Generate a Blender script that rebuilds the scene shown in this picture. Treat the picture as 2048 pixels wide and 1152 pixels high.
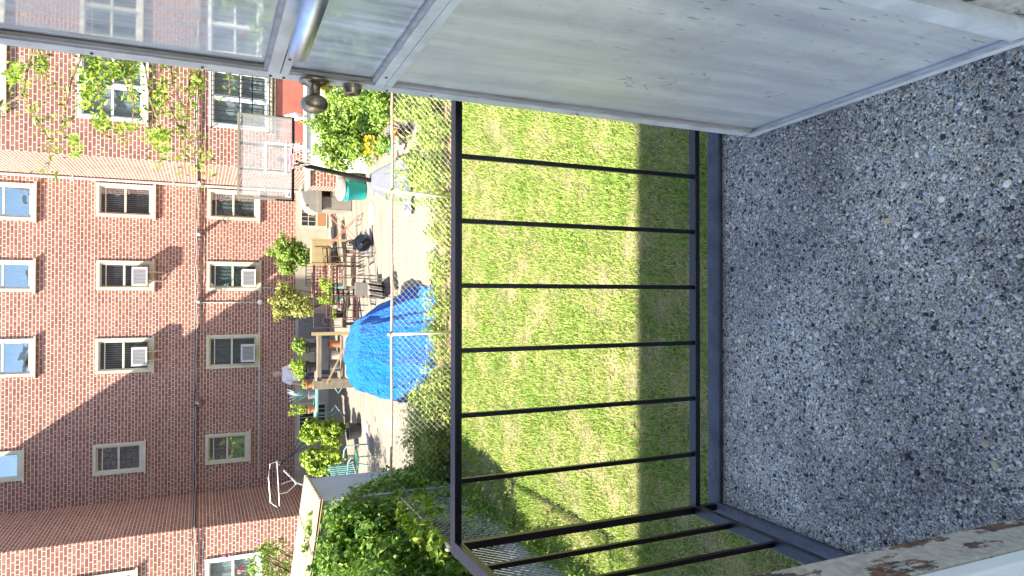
import bpy, math, random
import numpy as np
from mathutils import Vector, Matrix
R = math.radians
random.seed(7); rng = np.random.default_rng(7)
sc = bpy.context.scene; COL = sc.collection
for o in list(bpy.data.objects): bpy.data.objects.remove(o)

# ------------------------------------------------------------------ camera (phone held upright, picture lies on its side)
def nv(v): v = np.array(v, float); return v / np.linalg.norm(v)
FOC = 1382.0
Yc = nv([-16, 622, FOC]); Dn = nv([-19, -3061, FOC]); Zc = -Dn; Zc = nv(Zc - Yc * Zc.dot(Yc))
Xc = np.cross(Yc, Zc); Xc = Xc if Xc[0] > 0 else -Xc
CM = np.array([Xc, Yc, Zc]); CAM = np.array([0, 0, 3.9])
cd = bpy.data.cameras.new('camera'); cam = bpy.data.objects.new('camera', cd); COL.objects.link(cam); sc.camera = cam
cd.sensor_width = 36; cd.lens = 36 * FOC / 2048; cd.clip_start = 0.02; cd.clip_end = 2000
cx, cy, cz = -CM[:, 1], CM[:, 0], -CM[:, 2]
cam.matrix_world = Matrix([[cx[i], cy[i], cz[i], CAM[i]] for i in range(3)] + [[0, 0, 0, 1]])
def W(px, py, x=None, y=None, z=None):           # photograph pixel -> point on a world plane
    d = CM @ np.array([576 - py, 1024 - px, FOC])
    t = (x - CAM[0]) / d[0] if x is not None else (y - CAM[1]) / d[1] if y is not None else (z - CAM[2]) / d[2]
    return CAM + t * d

# ------------------------------------------------------------------ light
SD = nv([1, .515, -1.41])
wd = bpy.data.worlds.new("World"); sc.world = wd; wd.use_nodes = True
nt = wd.node_tree; bg = nt.nodes['Background']; sk = nt.nodes.new('ShaderNodeTexSky'); sk.sky_type = 'NISHITA'
sk.sun_disc = False; sk.sun_elevation = math.asin(-SD[2]); sk.sun_rotation = math.atan2(-SD[0], -SD[1])
sk.dust_density = .6; sk.ozone_density = 1.2
nt.links.new(sk.outputs[0], bg.inputs[0]); bg.inputs[1].default_value = .115
sl = bpy.data.lights.new('sun', 'SUN'); sl.energy = 4.2; sl.angle = R(.5); sl.color = (1, .93, .82)
so = bpy.data.objects.new('sun', sl); COL.objects.link(so)
so.rotation_euler = Vector(SD).to_track_quat('-Z', 'Y').to_euler(); so.location = (-10, -5, 20)
vs = sc.view_settings; vs.view_transform = 'Standard'; vs.look = 'None'; vs.gamma = 1; vs.exposure = 2.27
sc.render.engine = 'CYCLES'
sc.cycles.max_bounces = 8; sc.cycles.transparent_max_bounces = 12

# ------------------------------------------------------------------ material helpers
MATS = {}
def new_mat(name):
    m = bpy.data.materials.new(name); m.use_nodes = True; MATS[name] = m
    return m, m.node_tree, m.node_tree.nodes['Principled BSDF']
class NT:
    def __init__(s, t): s.t = t
    def n(s, kind, **kw):
        nd = s.t.nodes.new('ShaderNode' + kind)
        for k, v in kw.items():
            if k in nd.inputs.keys(): nd.inputs[k].default_value = v
            else: setattr(nd, k, v)
        return nd
    def l(s, a, b): s.t.links.new(a, b)
    def math(s, op, a, b=None, c=None):
        nd = s.t.nodes.new('ShaderNodeMath'); nd.operation = op
        for i, v in enumerate((a, b, c)):
            if v is None: continue
            if isinstance(v, (int, float)): nd.inputs[i].default_value = v
            else: s.l(v, nd.inputs[i])
        return nd.outputs[0]
    def mix(s, f, a, b, mode='MIX'):
        nd = s.t.nodes.new('ShaderNodeMix'); nd.data_type = 'RGBA'; nd.blend_type = mode
        for i, v in ((0, f), (6, a), (7, b)):
            if isinstance(v, (int, float)): nd.inputs[i].default_value = v
            elif isinstance(v, tuple): nd.inputs[i].default_value = (*v, 1)
            else: s.l(v, nd.inputs[i])
        return nd.outputs[2]
    def ramp(s, f, stops, interp='LINEAR'):
        nd = s.t.nodes.new('ShaderNodeValToRGB'); nd.color_ramp.interpolation = interp
        e = nd.color_ramp.elements
        while len(e) < len(stops): e.new(.5)
        for i, (p, c) in enumerate(stops):
            e[i].position = p; e[i].color = (*c, 1) if isinstance(c, tuple) else (c, c, c, 1)
        s.l(f, nd.inputs[0]); return nd.outputs[0]
    def obj(s, scale=(1, 1, 1)):
        tc = s.n('TexCoord'); mp = s.n('Mapping'); mp.inputs['Scale'].default_value = scale
        s.l(tc.outputs['Object'], mp.inputs[0]); return mp.outputs[0]
    def noise(s, vec, scale, detail=4, rough=.55, out=0):
        nd = s.n('TexNoise', Scale=scale, Detail=detail, Roughness=rough); s.l(vec, nd.inputs['Vector']); return nd.outputs[out]
    def bump(s, h, bs, strength=.5, dist=.01):
        b = s.n('Bump', Strength=strength, Distance=dist); s.l(h, b.inputs['Height']); s.l(b.outputs[0], bs.inputs['Normal'])
def simple(name, col, rough=.6, metal=0, var=.15, scale=8, bump=0, stretch=(1, 1, 1), col2=None, spec=.5):
    m, t, b = new_mat(name); k = NT(t); v = k.obj(stretch)
    f = k.noise(v, scale, 6, .6)
    c2 = col2 or tuple(c * (1 - var * 2) for c in col)
    k.l(k.ramp(f, [(.3, c2), (.65, col)]), b.inputs['Base Color'])
    b.inputs['Roughness'].default_value = rough; b.inputs['Metallic'].default_value = metal
    b.inputs['Specular IOR Level'].default_value = spec
    if bump: k.bump(k.noise(v, scale * 4, 4), b, bump, .004)
    return m
def leafmat(name, stops, rough=.45, trans=.35):
    m, t, b = new_mat(name); k = NT(t)
    a = k.n('Attribute', attribute_name='var'); v = k.obj()
    f = k.math('ADD', k.math('MULTIPLY', a.outputs['Fac'], .65), k.math('MULTIPLY', k.noise(v, 1.6, 3), .35))
    c = k.ramp(f, stops); k.l(c, b.inputs['Base Color'])
    b.inputs['Roughness'].default_value = rough; b.inputs['Specular IOR Level'].default_value = .35
    tr = k.n('BsdfTranslucent'); k.l(k.mix(1.0, c, (1.0, 1.0, .45), 'MULTIPLY'), tr.inputs[0])
    mx = k.n('MixShader'); mx.inputs[0].default_value = trans
    k.l(b.outputs[0], mx.inputs[1]); k.l(tr.outputs[0], mx.inputs[2]); k.l(mx.outputs[0], t.nodes['Material Output'].inputs[0])
    return m

# brick (stretcher courses with a header course every sixth)
def brickmat(name, c1, c2, c3, mortar, patch=0):
    m, t, b = new_mat(name); k = NT(t); tc = k.n('TexCoord'); sp = k.n('SeparateXYZ'); k.l(tc.outputs['Object'], sp.inputs[0])
    u = k.math('ADD', sp.outputs[0], sp.outputs[1]); z = sp.outputs[2]
    cb = k.n('CombineXYZ'); k.l(u, cb.inputs[0]); k.l(z, cb.inputs[1])
    wv = k.noise(cb.outputs[0], 9, 3, .5, 1)
    va = k.n('VectorMath', operation='MULTIPLY_ADD'); k.l(wv, va.inputs[0]); va.inputs[1].default_value = (.008, .008, 0); k.l(cb.outputs[0], va.inputs[2])
    H = .0815; outs = []
    for w in (.215, .1075):
        bt = k.n('TexBrick'); bt.inputs['Scale'].default_value = 1; bt.inputs['Mortar Size'].default_value = .0085
        bt.inputs['Mortar Smooth'].default_value = .25; bt.inputs['Bias'].default_value = -.1
        bt.inputs['Brick Width'].default_value = w; bt.inputs['Row Height'].default_value = H
        bt.inputs['Color1'].default_value = (*c1, 1); bt.inputs['Color2'].default_value = (*c2, 1); bt.inputs['Mortar'].default_value = (*mortar, 1)
        k.l(va.outputs[0], bt.inputs['Vector']); outs.append(bt)
    row = k.math('FLOOR', k.math('DIVIDE', z, H)); hd = k.math('LESS_THAN', k.math('ABSOLUTE', k.math('SUBTRACT', k.math('FLOORED_MODULO', row, 6), 2)), .5)
    col = k.mix(hd, outs[0].outputs[0], outs[1].outputs[0]); fac = k.math('ADD', k.math('MULTIPLY', outs[0].outputs[1], k.math('SUBTRACT', 1, hd)), k.math('MULTIPLY', outs[1].outputs[1], hd))
    cell = k.n('CombineXYZ'); k.l(k.math('FLOOR', k.math('DIVIDE', u, .1075)), cell.inputs[0]); k.l(row, cell.inputs[1])
    wn = k.n('TexWhiteNoise'); k.l(cell.outputs[0], wn.inputs[0])
    inv = k.math('SUBTRACT', 1, fac)
    col = k.mix(k.math('MULTIPLY', k.math('MULTIPLY', k.math('GREATER_THAN', wn.outputs[0], .86), inv), .55), col, c3)
    big = k.noise(cb.outputs[0], .55, 4); col = k.mix(.45, col, k.ramp(big, [(.3, (.72, .68, .66)), (.7, (1.15, 1.12, 1.08))]), 'MULTIPLY')
    fine = k.noise(cb.outputs[0], 60, 4); col = k.mix(.35, col, k.ramp(fine, [(.3, (.7, .7, .7)), (.7, (1.15, 1.15, 1.15))]), 'MULTIPLY')
    k.l(col, b.inputs['Base Color']); b.inputs['Roughness'].default_value = .85; b.inputs['Specular IOR Level'].default_value = .25
    k.bump(k.math('ADD', k.math('MULTIPLY', fac, -1), k.math('MULTIPLY', fine, .3)), b, .6, .008)
    return m
brickmat('red_brick', (.305, .125, .098), (.21, .08, .068), (.35, .185, .135), (.60, .54, .42))
brickmat('house_brick', (.20, .08, .07), (.14, .06, .06), (.2, .12, .1), (.4, .36, .3))

simple('cream_trim', (.58, .53, .39), .55, var=.08, scale=6)
simple('white_trim', (.78, .78, .76), .5, var=.06, scale=5)
simple('door_white', (.74, .76, .78), .38, var=.10, scale=14, metal=.25, col2=(.52, .53, .55))
simple('grey_wall', (.36, .36, .37), .8, var=.08, scale=3, bump=.2)
simple('cream_foundation', (.42, .385, .29), .85, var=.12, scale=2.5, bump=.3)
simple('white_wall_paint', (.85, .84, .80), .7, var=.04, scale=2)
simple('red_paint', (.42, .13, .09), .7, var=.1, scale=4)
simple('black_paint', (.004, .005, .009), .32, var=.2, scale=40, bump=.25)
simple('rim_paint', (.05, .06, .085), .5, var=.3, scale=16, bump=.6, col2=(.014, .017, .026))
simple('galvanised', (.50, .47, .40), .5, metal=.35, var=.12, scale=20)
simple('rusty_rail', (.46, .27, .18), .7, metal=.2, var=.25, scale=14, col2=(.55, .48, .40))
simple('post_paint', (.60, .59, .46), .6, var=.1, scale=10)
simple('fence_wire', (.62, .60, .54), .45, metal=.3, var=.1, scale=20)
simple('chrome', (.58, .59, .62), .38, metal=1, var=.1, scale=30)
simple('cable_black', (.02, .02, .022), .6, var=.2, scale=30)
simple('cable_white', (.6, .58, .54), .5, var=.1, scale=20)
simple('insulator', (.8, .8, .76), .4, var=.05)
simple('ac_white', (.55, .54, .51), .45, var=.05, scale=8)
simple('ac_grille', (.16, .165, .18), .6, var=.1, scale=30)
simple('bracket_steel', (.68, .62, .55), .5, metal=.3)
simple('window_dark', (.02, .025, .03), .5, var=.2)
simple('curtain_lace', (.42, .44, .42), .9, var=.4, scale=14, col2=(.05, .06, .06))
simple('curtain_green', (.30, .38, .35), .9, var=.25, scale=9, stretch=(6, 1, .3))
simple('blind_grey', (.45, .46, .48), .7, var=.15, scale=5)
simple('pale_curtain', (.75, .75, .72), .8, var=.15, scale=6, stretch=(5, 1, .3))
simple('wood_pale', (.34, .26, .12), .7, var=.12, scale=5, stretch=(1, 1, .2), bump=.2)
simple('wood_weathered', (.22, .18, .13), .8, var=.25, scale=7, stretch=(.3, 1, 1), bump=.3)
simple('wood_dark', (.16, .09, .05), .8, var=.2, scale=7, bump=.3)
simple('rust_iron', (.12, .055, .045), .7, metal=.3, var=.25, scale=30)
simple('bark', (.13, .09, .06), .9, var=.3, scale=20, bump=.6, stretch=(1, 1, .3))
simple('twig', (.24, .15, .09), .8, var=.2, scale=20)
simple('teal_plastic', (.0, .42, .40), .35, var=.06, scale=3)
simple('lid_plastic', (.19, .17, .15), .6, var=.1)
simple('grey_plastic', (.15, .155, .175), .5, var=.08)
simple('beige_plastic', (.23, .215, .18), .5, var=.08)
simple('olive_plastic', (.30, .28, .18), .6, var=.1)
simple('teal_metal', (.18, .38, .34), .4, var=.1, scale=10)
simple('green_metal', (.06, .16, .12), .4, var=.1, scale=10)
simple('pot_teal', (.22, .33, .33), .5, var=.12)
simple('pot_black', (.02, .02, .022), .5)
simple('terracotta', (.45, .17, .08), .8, var=.12)
simple('pot_grey', (.22, .21, .21), .7)
simple('rubber', (.015, .015, .015), .8)
simple('hose_green', (.03, .13, .09), .4)
simple('skin', (.50, .29, .20), .5, var=.05)
simple('hair', (.40, .30, .20), .7, var=.2, scale=40)
simple('shirt', (.72, .68, .70), .9, var=.08, scale=16, bump=.3)
simple('trousers', (.08, .09, .13), .9)
simple('hoop_pink', (.70, .25, .30), .4)
simple('black_gloss', (.012, .012, .014), .25)
simple('yellow_petal', (.80, .60, .02), .6, var=.05)
simple('pink_petal', (.60, .10, .25), .6, var=.1)
simple('toy_red', (.35, .02, .03), .4)
simple('toy_white', (.65, .55, .45), .4)
simple('brass_knob', (.42, .34, .24), .28, metal=.9, var=.15, scale=30, col2=(.20, .15, .10))
simple('brass_yellow', (.75, .60, .08), .35, metal=.7)
simple('pale_slab', (.34, .32, .27), .85, var=.1, scale=3, bump=.3)
simple('tile_red', (.50, .20, .14), .8, var=.15, scale=12)
simple('stone_tile', (.31, .28, .22), .8, var=.15, scale=8)
simple('litter', (.28, .19, .11), .9, var=.35, scale=5, bump=.8)

def m_glass(name, tint, rough, dirt, alpha_haze):
    m, t, b = new_mat(name); k = NT(t)
    tr = k.n('BsdfTransparent'); tr.inputs[0].default_value = (*tint, 1)
    b.inputs['Base Color'].default_value = (.62, .64, .66, 1); b.inputs['Roughness'].default_value = .9
    gl = k.n('BsdfGlossy'); gl.inputs['Roughness'].default_value = rough
    fr = k.n('Fresnel', IOR=1.22); mx = k.n('MixShader'); k.l(fr.outputs[0], mx.inputs[0]); k.l(tr.outputs[0], mx.inputs[1]); k.l(gl.outputs[0], mx.inputs[2])
    v = k.obj((14, 14, 1.2)); f = k.noise(v, 2.2, 6, .65); g = k.noise(k.obj((1, 1, 1)), 5, 4)
    h = k.math('ADD', k.math('MULTIPLY', k.ramp(f, [(.35, 0.0), (.75, 1.0)]), dirt), k.math('MULTIPLY', k.ramp(g, [(.4, .0), (.75, 1.0)]), dirt * .6))
    h = k.math('ADD', h, alpha_haze)
    m2 = k.n('MixShader'); k.l(h, m2.inputs[0]); k.l(mx.outputs[0], m2.inputs[1]); k.l(b.outputs[0], m2.inputs[2])
    k.l(m2.outputs[0], t.nodes['Material Output'].inputs[0]); return m
m_glass('dirty_glass', (.94, .96, .97), .03, .55, .36)
m_glass('board_acrylic', (.96, .94, .92), .05, .22, .22)
# house window glass
m, t, b = new_mat('window_glass'); k = NT(t); tr = k.n('BsdfTransparent'); tr.inputs[0].default_value = (.75, .8, .8, 1)
gl = k.n('BsdfGlossy'); gl.inputs['Roughness'].default_value = .02; gl.inputs[0].default_value = (.9, .95, 1, 1)
mx = k.n('MixShader'); mx.inputs[0].default_value = .19; k.l(tr.outputs[0], mx.inputs[1]); k.l(gl.outputs[0], mx.inputs[2]); k.l(mx.outputs[0], t.nodes['Material Output'].inputs[0])
nb = k.n('Bump', Strength=.12, Distance=.05); k.l(k.noise(k.obj(), 1.6, 2), nb.inputs['Height']); k.l(nb.outputs[0], gl.inputs['Normal'])
# brushed kick panel
m, t, b = new_mat('brushed_panel'); k = NT(t)
v1 = k.obj((60, 60, .8)); v2 = k.obj((7, 7, .9)); v3 = k.obj((1, 1, 1))
f1 = k.noise(v1, 3, 4); f2 = k.noise(v2, 2, 5, .6); f3 = k.noise(v3, 5, 6, .65)
c = k.mix(k.ramp(f2, [(.32, 0.), (.7, 1.)]), (.58, .58, .60), (.84, .84, .82)); c = k.mix(.25, c, k.ramp(f1, [(.3, (.7, .7, .7)), (.7, (1., 1., 1.))]), 'MULTIPLY')
spk = k.noise(k.obj((30, 30, 7)), 3.2, 3, .5); low = k.n('SeparateXYZ'); k.l(k.n('TexCoord').outputs['Object'], low.inputs[0])
edge = k.math('ADD', k.math('MULTIPLY', k.math('SUBTRACT', .62, low.outputs[1]), 1.6), k.math('MULTIPLY', k.math('SUBTRACT', f3, .5), 1.4))   # towards the hinge stile
wear = k.math('MULTIPLY', k.math('GREATER_THAN', k.math('ADD', spk, k.math('MULTIPLY', edge, .05)), .705), k.ramp(edge, [(.15, 0.), (.55, 1.)]))
c = k.mix(k.math('MULTIPLY', wear, .6), c, (.12, .13, .16))
sm = k.math('MULTIPLY', k.ramp(f3, [(.52, 0.), (.72, 1.)]), .45); c = k.mix(sm, c, (.36, .35, .36))
k.l(c, b.inputs['Base Color']); b.inputs['Metallic'].default_value = .5
k.l(k.ramp(f3, [(.3, .34), (.7, .50)]), b.inputs['Roughness'])
k.bump(k.math('ADD', f1, k.math('MULTIPLY', f2, .8)), b, .12, .004)
# grime on door edges
simple('door_grime', (.30, .27, .25), .8, var=.3, scale=30, stretch=(1, 1, .3), col2=(.45, .44, .44))
# peeling jamb
m, t, b = new_mat('peeling_jamb'); k = NT(t); v = k.obj((1, 1, .45))
f = k.noise(v, 15, 7, .72); g = k.noise(k.obj(), 24, 6, .7); h = k.noise(k.obj(), 60, 4)
base = k.mix(k.ramp(h, [(.4, 0.), (.7, 1.)]), (.46, .43, .38), (.30, .28, .25))
c = k.mix(k.ramp(f, [(.52, 0.), (.55, 1.)]), base, k.mix(k.ramp(g, [(.46, 0.), (.54, 1.)]), (.045, .042, .038), (.17, .08, .042)))
k.l(c, b.inputs['Base Color']); b.inputs['Roughness'].default_value = .75; k.bump(k.math('ADD', f, g), b, .6, .006)
simple('inner_trim', (.76, .79, .80), .6, var=.03, scale=3)

# exposed aggregate concrete
m, t, b = new_mat('aggregate_concrete'); k = NT(t); v = k.obj()
big = k.noise(v, 2.2, 4); fine = k.noise(v, 190, 6, .7); med = k.noise(v, 60, 5, .6)
vo = k.n('TexVoronoi', Scale=75.0); vo.inputs['Randomness'].default_value = 1; wvx = k.n('VectorMath', operation='MULTIPLY_ADD')
k.l(k.noise(v, 70, 2, .5, 1), wvx.inputs[0]); wvx.inputs[1].default_value = (.012, .012, .012); k.l(v, wvx.inputs[2]); k.l(wvx.outputs[0], vo.inputs['Vector'])
vo2 = k.n('TexVoronoi', Scale=170.0); k.l(wvx.outputs[0], vo2.inputs['Vector'])
sep = k.n('SeparateColor'); k.l(vo.outputs['Color'], sep.inputs[0]); sep2 = k.n('SeparateColor'); k.l(vo2.outputs['Color'], sep2.inputs[0])
stone = k.ramp(sep.outputs[0], [(0, (.05, .055, .07)), (.2, (.14, .15, .18)), (.45, (.24, .27, .33)), (.62, (.44, .43, .40)), (.8, (.18, .17, .165)), (.92, (.50, .48, .43)), (1, (.30, .24, .17))], 'CONSTANT')
small = k.ramp(sep2.outputs[1], [(0, (.06, .06, .06)), (.3, (.20, .20, .20)), (.5, (.30, .29, .27)), (.75, (.14, .14, .14)), (.9, (.5, .49, .46))], 'CONSTANT')
cem = k.mix(k.ramp(fine, [(.38, 0.), (.62, 1.)]), (.04, .038, .035), (.72, .68, .60))  # dark cement colour stands in for the shade between pebbles
c = k.mix(k.ramp(vo2.outputs['Distance'], [(.25, 1.), (.5, 0.)]), cem, small)
isst = k.math('MULTIPLY', k.math('GREATER_THAN', sep.outputs[1], .55), k.ramp(vo.outputs['Distance'], [(.38, 1.), (.46, 0.)]))
c = k.mix(isst, c, stone); c = k.mix(.8, c, k.ramp(big, [(.34, (.42, .42, .43)), (.62, (1.3, 1.28, 1.22))]), 'MULTIPLY')
k.l(c, b.inputs['Base Color']); b.inputs['Roughness'].default_value = .8
hh = k.math('ADD', k.math('MULTIPLY', isst, k.math('SUBTRACT', .6, vo.outputs['Distance'])), k.math('ADD', k.math('MULTIPLY', fine, .5), k.math('MULTIPLY', med, .5)))
k.bump(hh, b, 1.0, .008)
# pebbles
m, t, b = new_mat('pebble'); k = NT(t); a = k.n('Attribute', attribute_name='var')
c = k.ramp(a.outputs['Fac'], [(0, (.015, .016, .02)), (.15, (.10, .10, .11)), (.28, (.34, .38, .46)), (.36, (.62, .59, .53)), (.56, (.40, .42, .47)), (.64, (.22, .21, .20)), (.80, (.74, .72, .66)), (.95, (.50, .40, .28))], 'CONSTANT')
c = k.mix(.5, c, k.ramp(k.noise(k.obj(), 160, 4), [(.3, (.6, .6, .6)), (.7, (1.2, 1.2, 1.2))]), 'MULTIPLY'); c = k.mix(.7, c, k.ramp(k.noise(k.obj(), 2.2, 4), [(.34, (.5, .5, .5)), (.6, (1.15, 1.15, 1.12))]), 'MULTIPLY')
k.l(c, b.inputs['Base Color']); b.inputs['Roughness'].default_value = .6; k.bump(k.noise(k.obj(), 300, 3), b, .3, .002)

# ground materials
m, t, b = new_mat('soil_turf'); k = NT(t); v = k.obj()
f = k.noise(v, 2.0, 5); g = k.noise(v, 45, 6, .7)
c = k.mix(k.ramp(f, [(.4, 0.), (.62, 1.)]), (.14, .15, .06), (.34, .27, .17)); c = k.mix(.8, c, k.ramp(g, [(.3, (.45, .45, .42)), (.7, (1.3, 1.3, 1.2))]), 'MULTIPLY')
k.l(c, b.inputs['Base Color']); b.inputs['Roughness'].default_value = .95; b.inputs['Specular IOR Level'].default_value = .1; k.bump(g, b, .9, .03)
m, t, b = new_mat('yard_concrete'); k = NT(t); v = k.obj(); v2 = k.obj((.3, 5, 1))
f = k.noise(v2, 3, 6, .6); g = k.noise(v, 60, 5, .7); s2 = k.noise(v, 1.3, 4)
c = k.mix(k.ramp(f, [(.35, 0.), (.65, 1.)]), (.155, .135, .105), (.24, .21, .16)); c = k.mix(.5, c, k.ramp(g, [(.3, (.7, .7, .7)), (.7, (1.1, 1.1, 1.1))]), 'MULTIPLY')
c = k.mix(k.ramp(s2, [(.55, 0.), (.7, .6)]), c, (.24, .215, .18)); k.l(c, b.inputs['Base Color']); b.inputs['Roughness'].default_value = .9; k.bump(g, b, .5, .01)
simple('earth', (.20, .17, .10), .95, var=.25, scale=1.5, bump=.5)
leafmat('grass_blade', [(.1, (.07, .17, .02)), (.30, (.17, .29, .04)), (.52, (.29, .38, .075)), (.72, (.42, .42, .15)), (.94, (.56, .48, .28))], .6, .3)
leafmat('weed_leaf', [(.15, (.15, .25, .03)), (.5, (.30, .41, .06)), (.85, (.5, .48, .15))], .5, .35)
leafmat('ivy_leaf', [(.15, (.10, .21, .04)), (.5, (.20, .34, .06)), (.75, (.33, .44, .10)), (.97, (.58, .56, .07))], .35, .42)
leafmat('bush_leaf', [(.15, (.11, .22, .035)), (.5, (.24, .37, .06)), (.9, (.42, .5, .12))], .45, .35)
leafmat('lime_leaf', [(.15, (.20, .33, .04)), (.5, (.32, .45, .06)), (.9, (.5, .55, .12))], .45, .35)
leafmat('olive_leaf', [(.15, (.20, .24, .05)), (.5, (.34, .36, .09)), (.9, (.5, .47, .20))], .5, .3)
leafmat('vine_leaf', [(.15, (.13, .23, .03)), (.5, (.26, .38, .05)), (.9, (.45, .5, .09))], .4, .45)
# tarp
m, t, b = new_mat('blue_tarp'); k = NT(t); v = k.obj((1.5, 1, 1)); f = k.noise(v, 7, 5, .6); g = k.noise(k.obj((1, 1, .6)), 22, 6, .7)
k.l(k.mix(f, (.0, .13, .55), (.005, .24, .74)), b.inputs['Base Color']); b.inputs['Roughness'].default_value = .45
k.bump(k.math('ADD', f, k.math('MULTIPLY', g, .8)), b, 1.0, .12)
# corrugated roof
m, t, b = new_mat('ribbed_roof'); k = NT(t)
f = k.noise(k.obj((.5, 8, 1)), 2.5, 5); k.l(k.ramp(f, [(.3, (.27, .17, .10)), (.6, (.40, .29, .18))]), b.inputs['Base Color']); b.inputs['Roughness'].default_value = .7
# patterned cloth
m, t, b = new_mat('patterned_cloth'); k = NT(t); wv = k.n('TexWave', Scale=14.0, Distortion=3.0); k.l(k.obj(), wv.inputs[0]); k.l(k.ramp(wv.outputs[1], [(.4, (.6, .57, .5)), (.6, (.28, .27, .27))]), b.inputs['Base Color'])

# ------------------------------------------------------------------ mesh builder
class MB:
    def __init__(s): s.v = []; s.f = []; s.m = []
    def add(s, vs, fs, mi=0):
        n = len(s.v); s.v += [tuple(map(float, p)) for p in vs]; s.f += [tuple(i + n for i in f) for f in fs]; s.m += [mi] * len(fs); return s
    def box(s, a, b, mi=0, M=None):
        (x0, y0, z0), (x1, y1, z1) = a, b
        vs = [(x, y, z) for x in (x0, x1) for y in (y0, y1) for z in (z0, z1)]
        if M is not None: vs = [tuple(M @ Vector(p)) for p in vs]
        return s.add(vs, [(0, 1, 3, 2), (4, 6, 7, 5), (0, 4, 5, 1), (2, 3, 7, 6), (0, 2, 6, 4), (1, 5, 7, 3)], mi)
    def tube(s, pts, r, n=8, mi=0, cap=True):
        pts = [Vector(p) for p in pts]; rr = r if isinstance(r, (list, tuple)) else [r] * len(pts); vs = []; fs = []
        up = None
        for i, p in enumerate(pts):
            d = (pts[min(i + 1, len(pts) - 1)] - pts[max(i - 1, 0)]).normalized()
            if up is None: up = Vector((0, 0, 1)) if abs(d.z) < .9 else Vector((1, 0, 0))
            a = d.cross(up)
            if a.length < 1e-4: a = d.cross(Vector((.3, 1, .2)))
            a.normalize(); b_ = a.cross(d); up = b_ if False else up
            for j in range(n):
                t_ = 2 * math.pi * j / n + (math.pi / 4 if n == 4 else 0); vs.append(p + a * math.cos(t_) * rr[i] + b_ * math.sin(t_) * rr[i])
        for i in range(len(pts) - 1):
            for j in range(n): fs.append((i * n + j, i * n + (j + 1) % n, (i + 1) * n + (j + 1) % n, (i + 1) * n + j))
        if cap: fs.append(tuple(range(n))[::-1]); fs.append(tuple((len(pts) - 1) * n + j for j in range(n)))
        return s.add(vs, fs, mi)
    def lathe(s, prof, c, axis=(0, 0, 1), n=20, mi=0, sc=(1, 1)):
        ax = Vector(axis).normalized(); a = ax.orthogonal().normalized(); b_ = ax.cross(a); c = Vector(c); vs = []; fs = []
        for r, h in prof:
            for j in range(n):
                t_ = 2 * math.pi * j / n; vs.append(c + ax * h + a * math.cos(t_) * r * sc[0] + b_ * math.sin(t_) * r * sc[1])
        for i in range(len(prof) - 1):
            for j in range(n): fs.append((i * n + j, i * n + (j + 1) % n, (i + 1) * n + (j + 1) % n, (i + 1) * n + j))
        fs.append(tuple(range(n))[::-1]); fs.append(tuple((len(prof) - 1) * n + j for j in range(n)))
        return s.add(vs, fs, mi)
    def ring(s, c, r, tr, axis=(0, 0, 1), n=24, mi=0, k=6):
        ax = Vector(axis).normalized(); a = ax.orthogonal().normalized(); b_ = ax.cross(a); c = Vector(c); vs = []; fs = []
        for i in range(n):
            t_ = 2 * math.pi * i / n; d = a * math.cos(t_) + b_ * math.sin(t_)
            for j in range(k):
                u = 2 * math.pi * j / k; vs.append(c + d * (r + tr * math.cos(u)) + ax * tr * math.sin(u))
        for i in range(n):
            for j in range(k): fs.append((i * k + j, ((i + 1) % n) * k + j, ((i + 1) % n) * k + (j + 1) % k, i * k + (j + 1) % k))
        return s.add(vs, fs, mi)
    def build(s, name, mats, parent=None, base=(0, 0, 0), smooth=False, bevel=0):
        me = bpy.data.meshes.new(name); bx = Vector(base)
        me.from_pydata([tuple(Vector(p) - bx) for p in s.v], [], s.f)
        for mm in (mats if isinstance(mats, (list, tuple)) else [mats]): me.materials.append(MATS[mm])
        me.polygons.foreach_set('material_index', s.m)
        if smooth: me.polygons.foreach_set('use_smooth', [True] * len(s.f))
        me.update()
        o = bpy.data.objects.new(name, me); COL.objects.link(o)
        if parent is not None: o.parent = parent
        else: o.location = bx
        if parent is not None and parent.type == 'MESH': o.location = (0, 0, 0)
        if bevel:
            bm_ = o.modifiers.new('bevel', 'BEVEL'); bm_.width = bevel; bm_.segments = 2; bm_.limit_method = 'ANGLE'
        return o
def tag(o, label=None, cat=None, group=None, kind=None):
    if label: o['label'] = label
    if cat: o['category'] = cat
    if group: o['group'] = group
    if kind: o['kind'] = kind
    return o
def empty(name, loc, label, cat, group=None):
    o = bpy.data.objects.new(name, None); COL.objects.link(o); o.location = loc; o.empty_display_size = .1
    return tag(o, label, cat, group)
def copy_tree(o, parent=None):
    c = o.copy(); COL.objects.link(c); c.parent = parent
    for ch in [q for q in bpy.data.objects if q.parent == o]: copy_tree(ch, c)
    return c
def npmesh(name, V, F, var, mat, parent=None, base=(0, 0, 0), k=4, smooth=False):
    me = bpy.data.meshes.new(name); V = V - np.array(base); nf = len(F)
    me.vertices.add(len(V)); me.vertices.foreach_set('co', V.astype(np.float32).ravel())
    me.loops.add(nf * k); me.loops.foreach_set('vertex_index', F.astype(np.int32).ravel())
    me.polygons.add(nf); me.polygons.foreach_set('loop_start', np.arange(0, nf * k, k, dtype=np.int32)); me.polygons.foreach_set('loop_total', np.full(nf, k, dtype=np.int32))
    if smooth: me.polygons.foreach_set('use_smooth', np.ones(nf, bool))
    me.update(calc_edges=True); me.validate()
    at = me.attributes.new('var', 'FLOAT', 'FACE'); at.data.foreach_set('value', var.astype(np.float32))
    me.materials.append(MATS[mat]); o = bpy.data.objects.new(name, me); COL.objects.link(o)
    if parent is not None: o.parent = parent
    else: o.location = base
    return o
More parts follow.
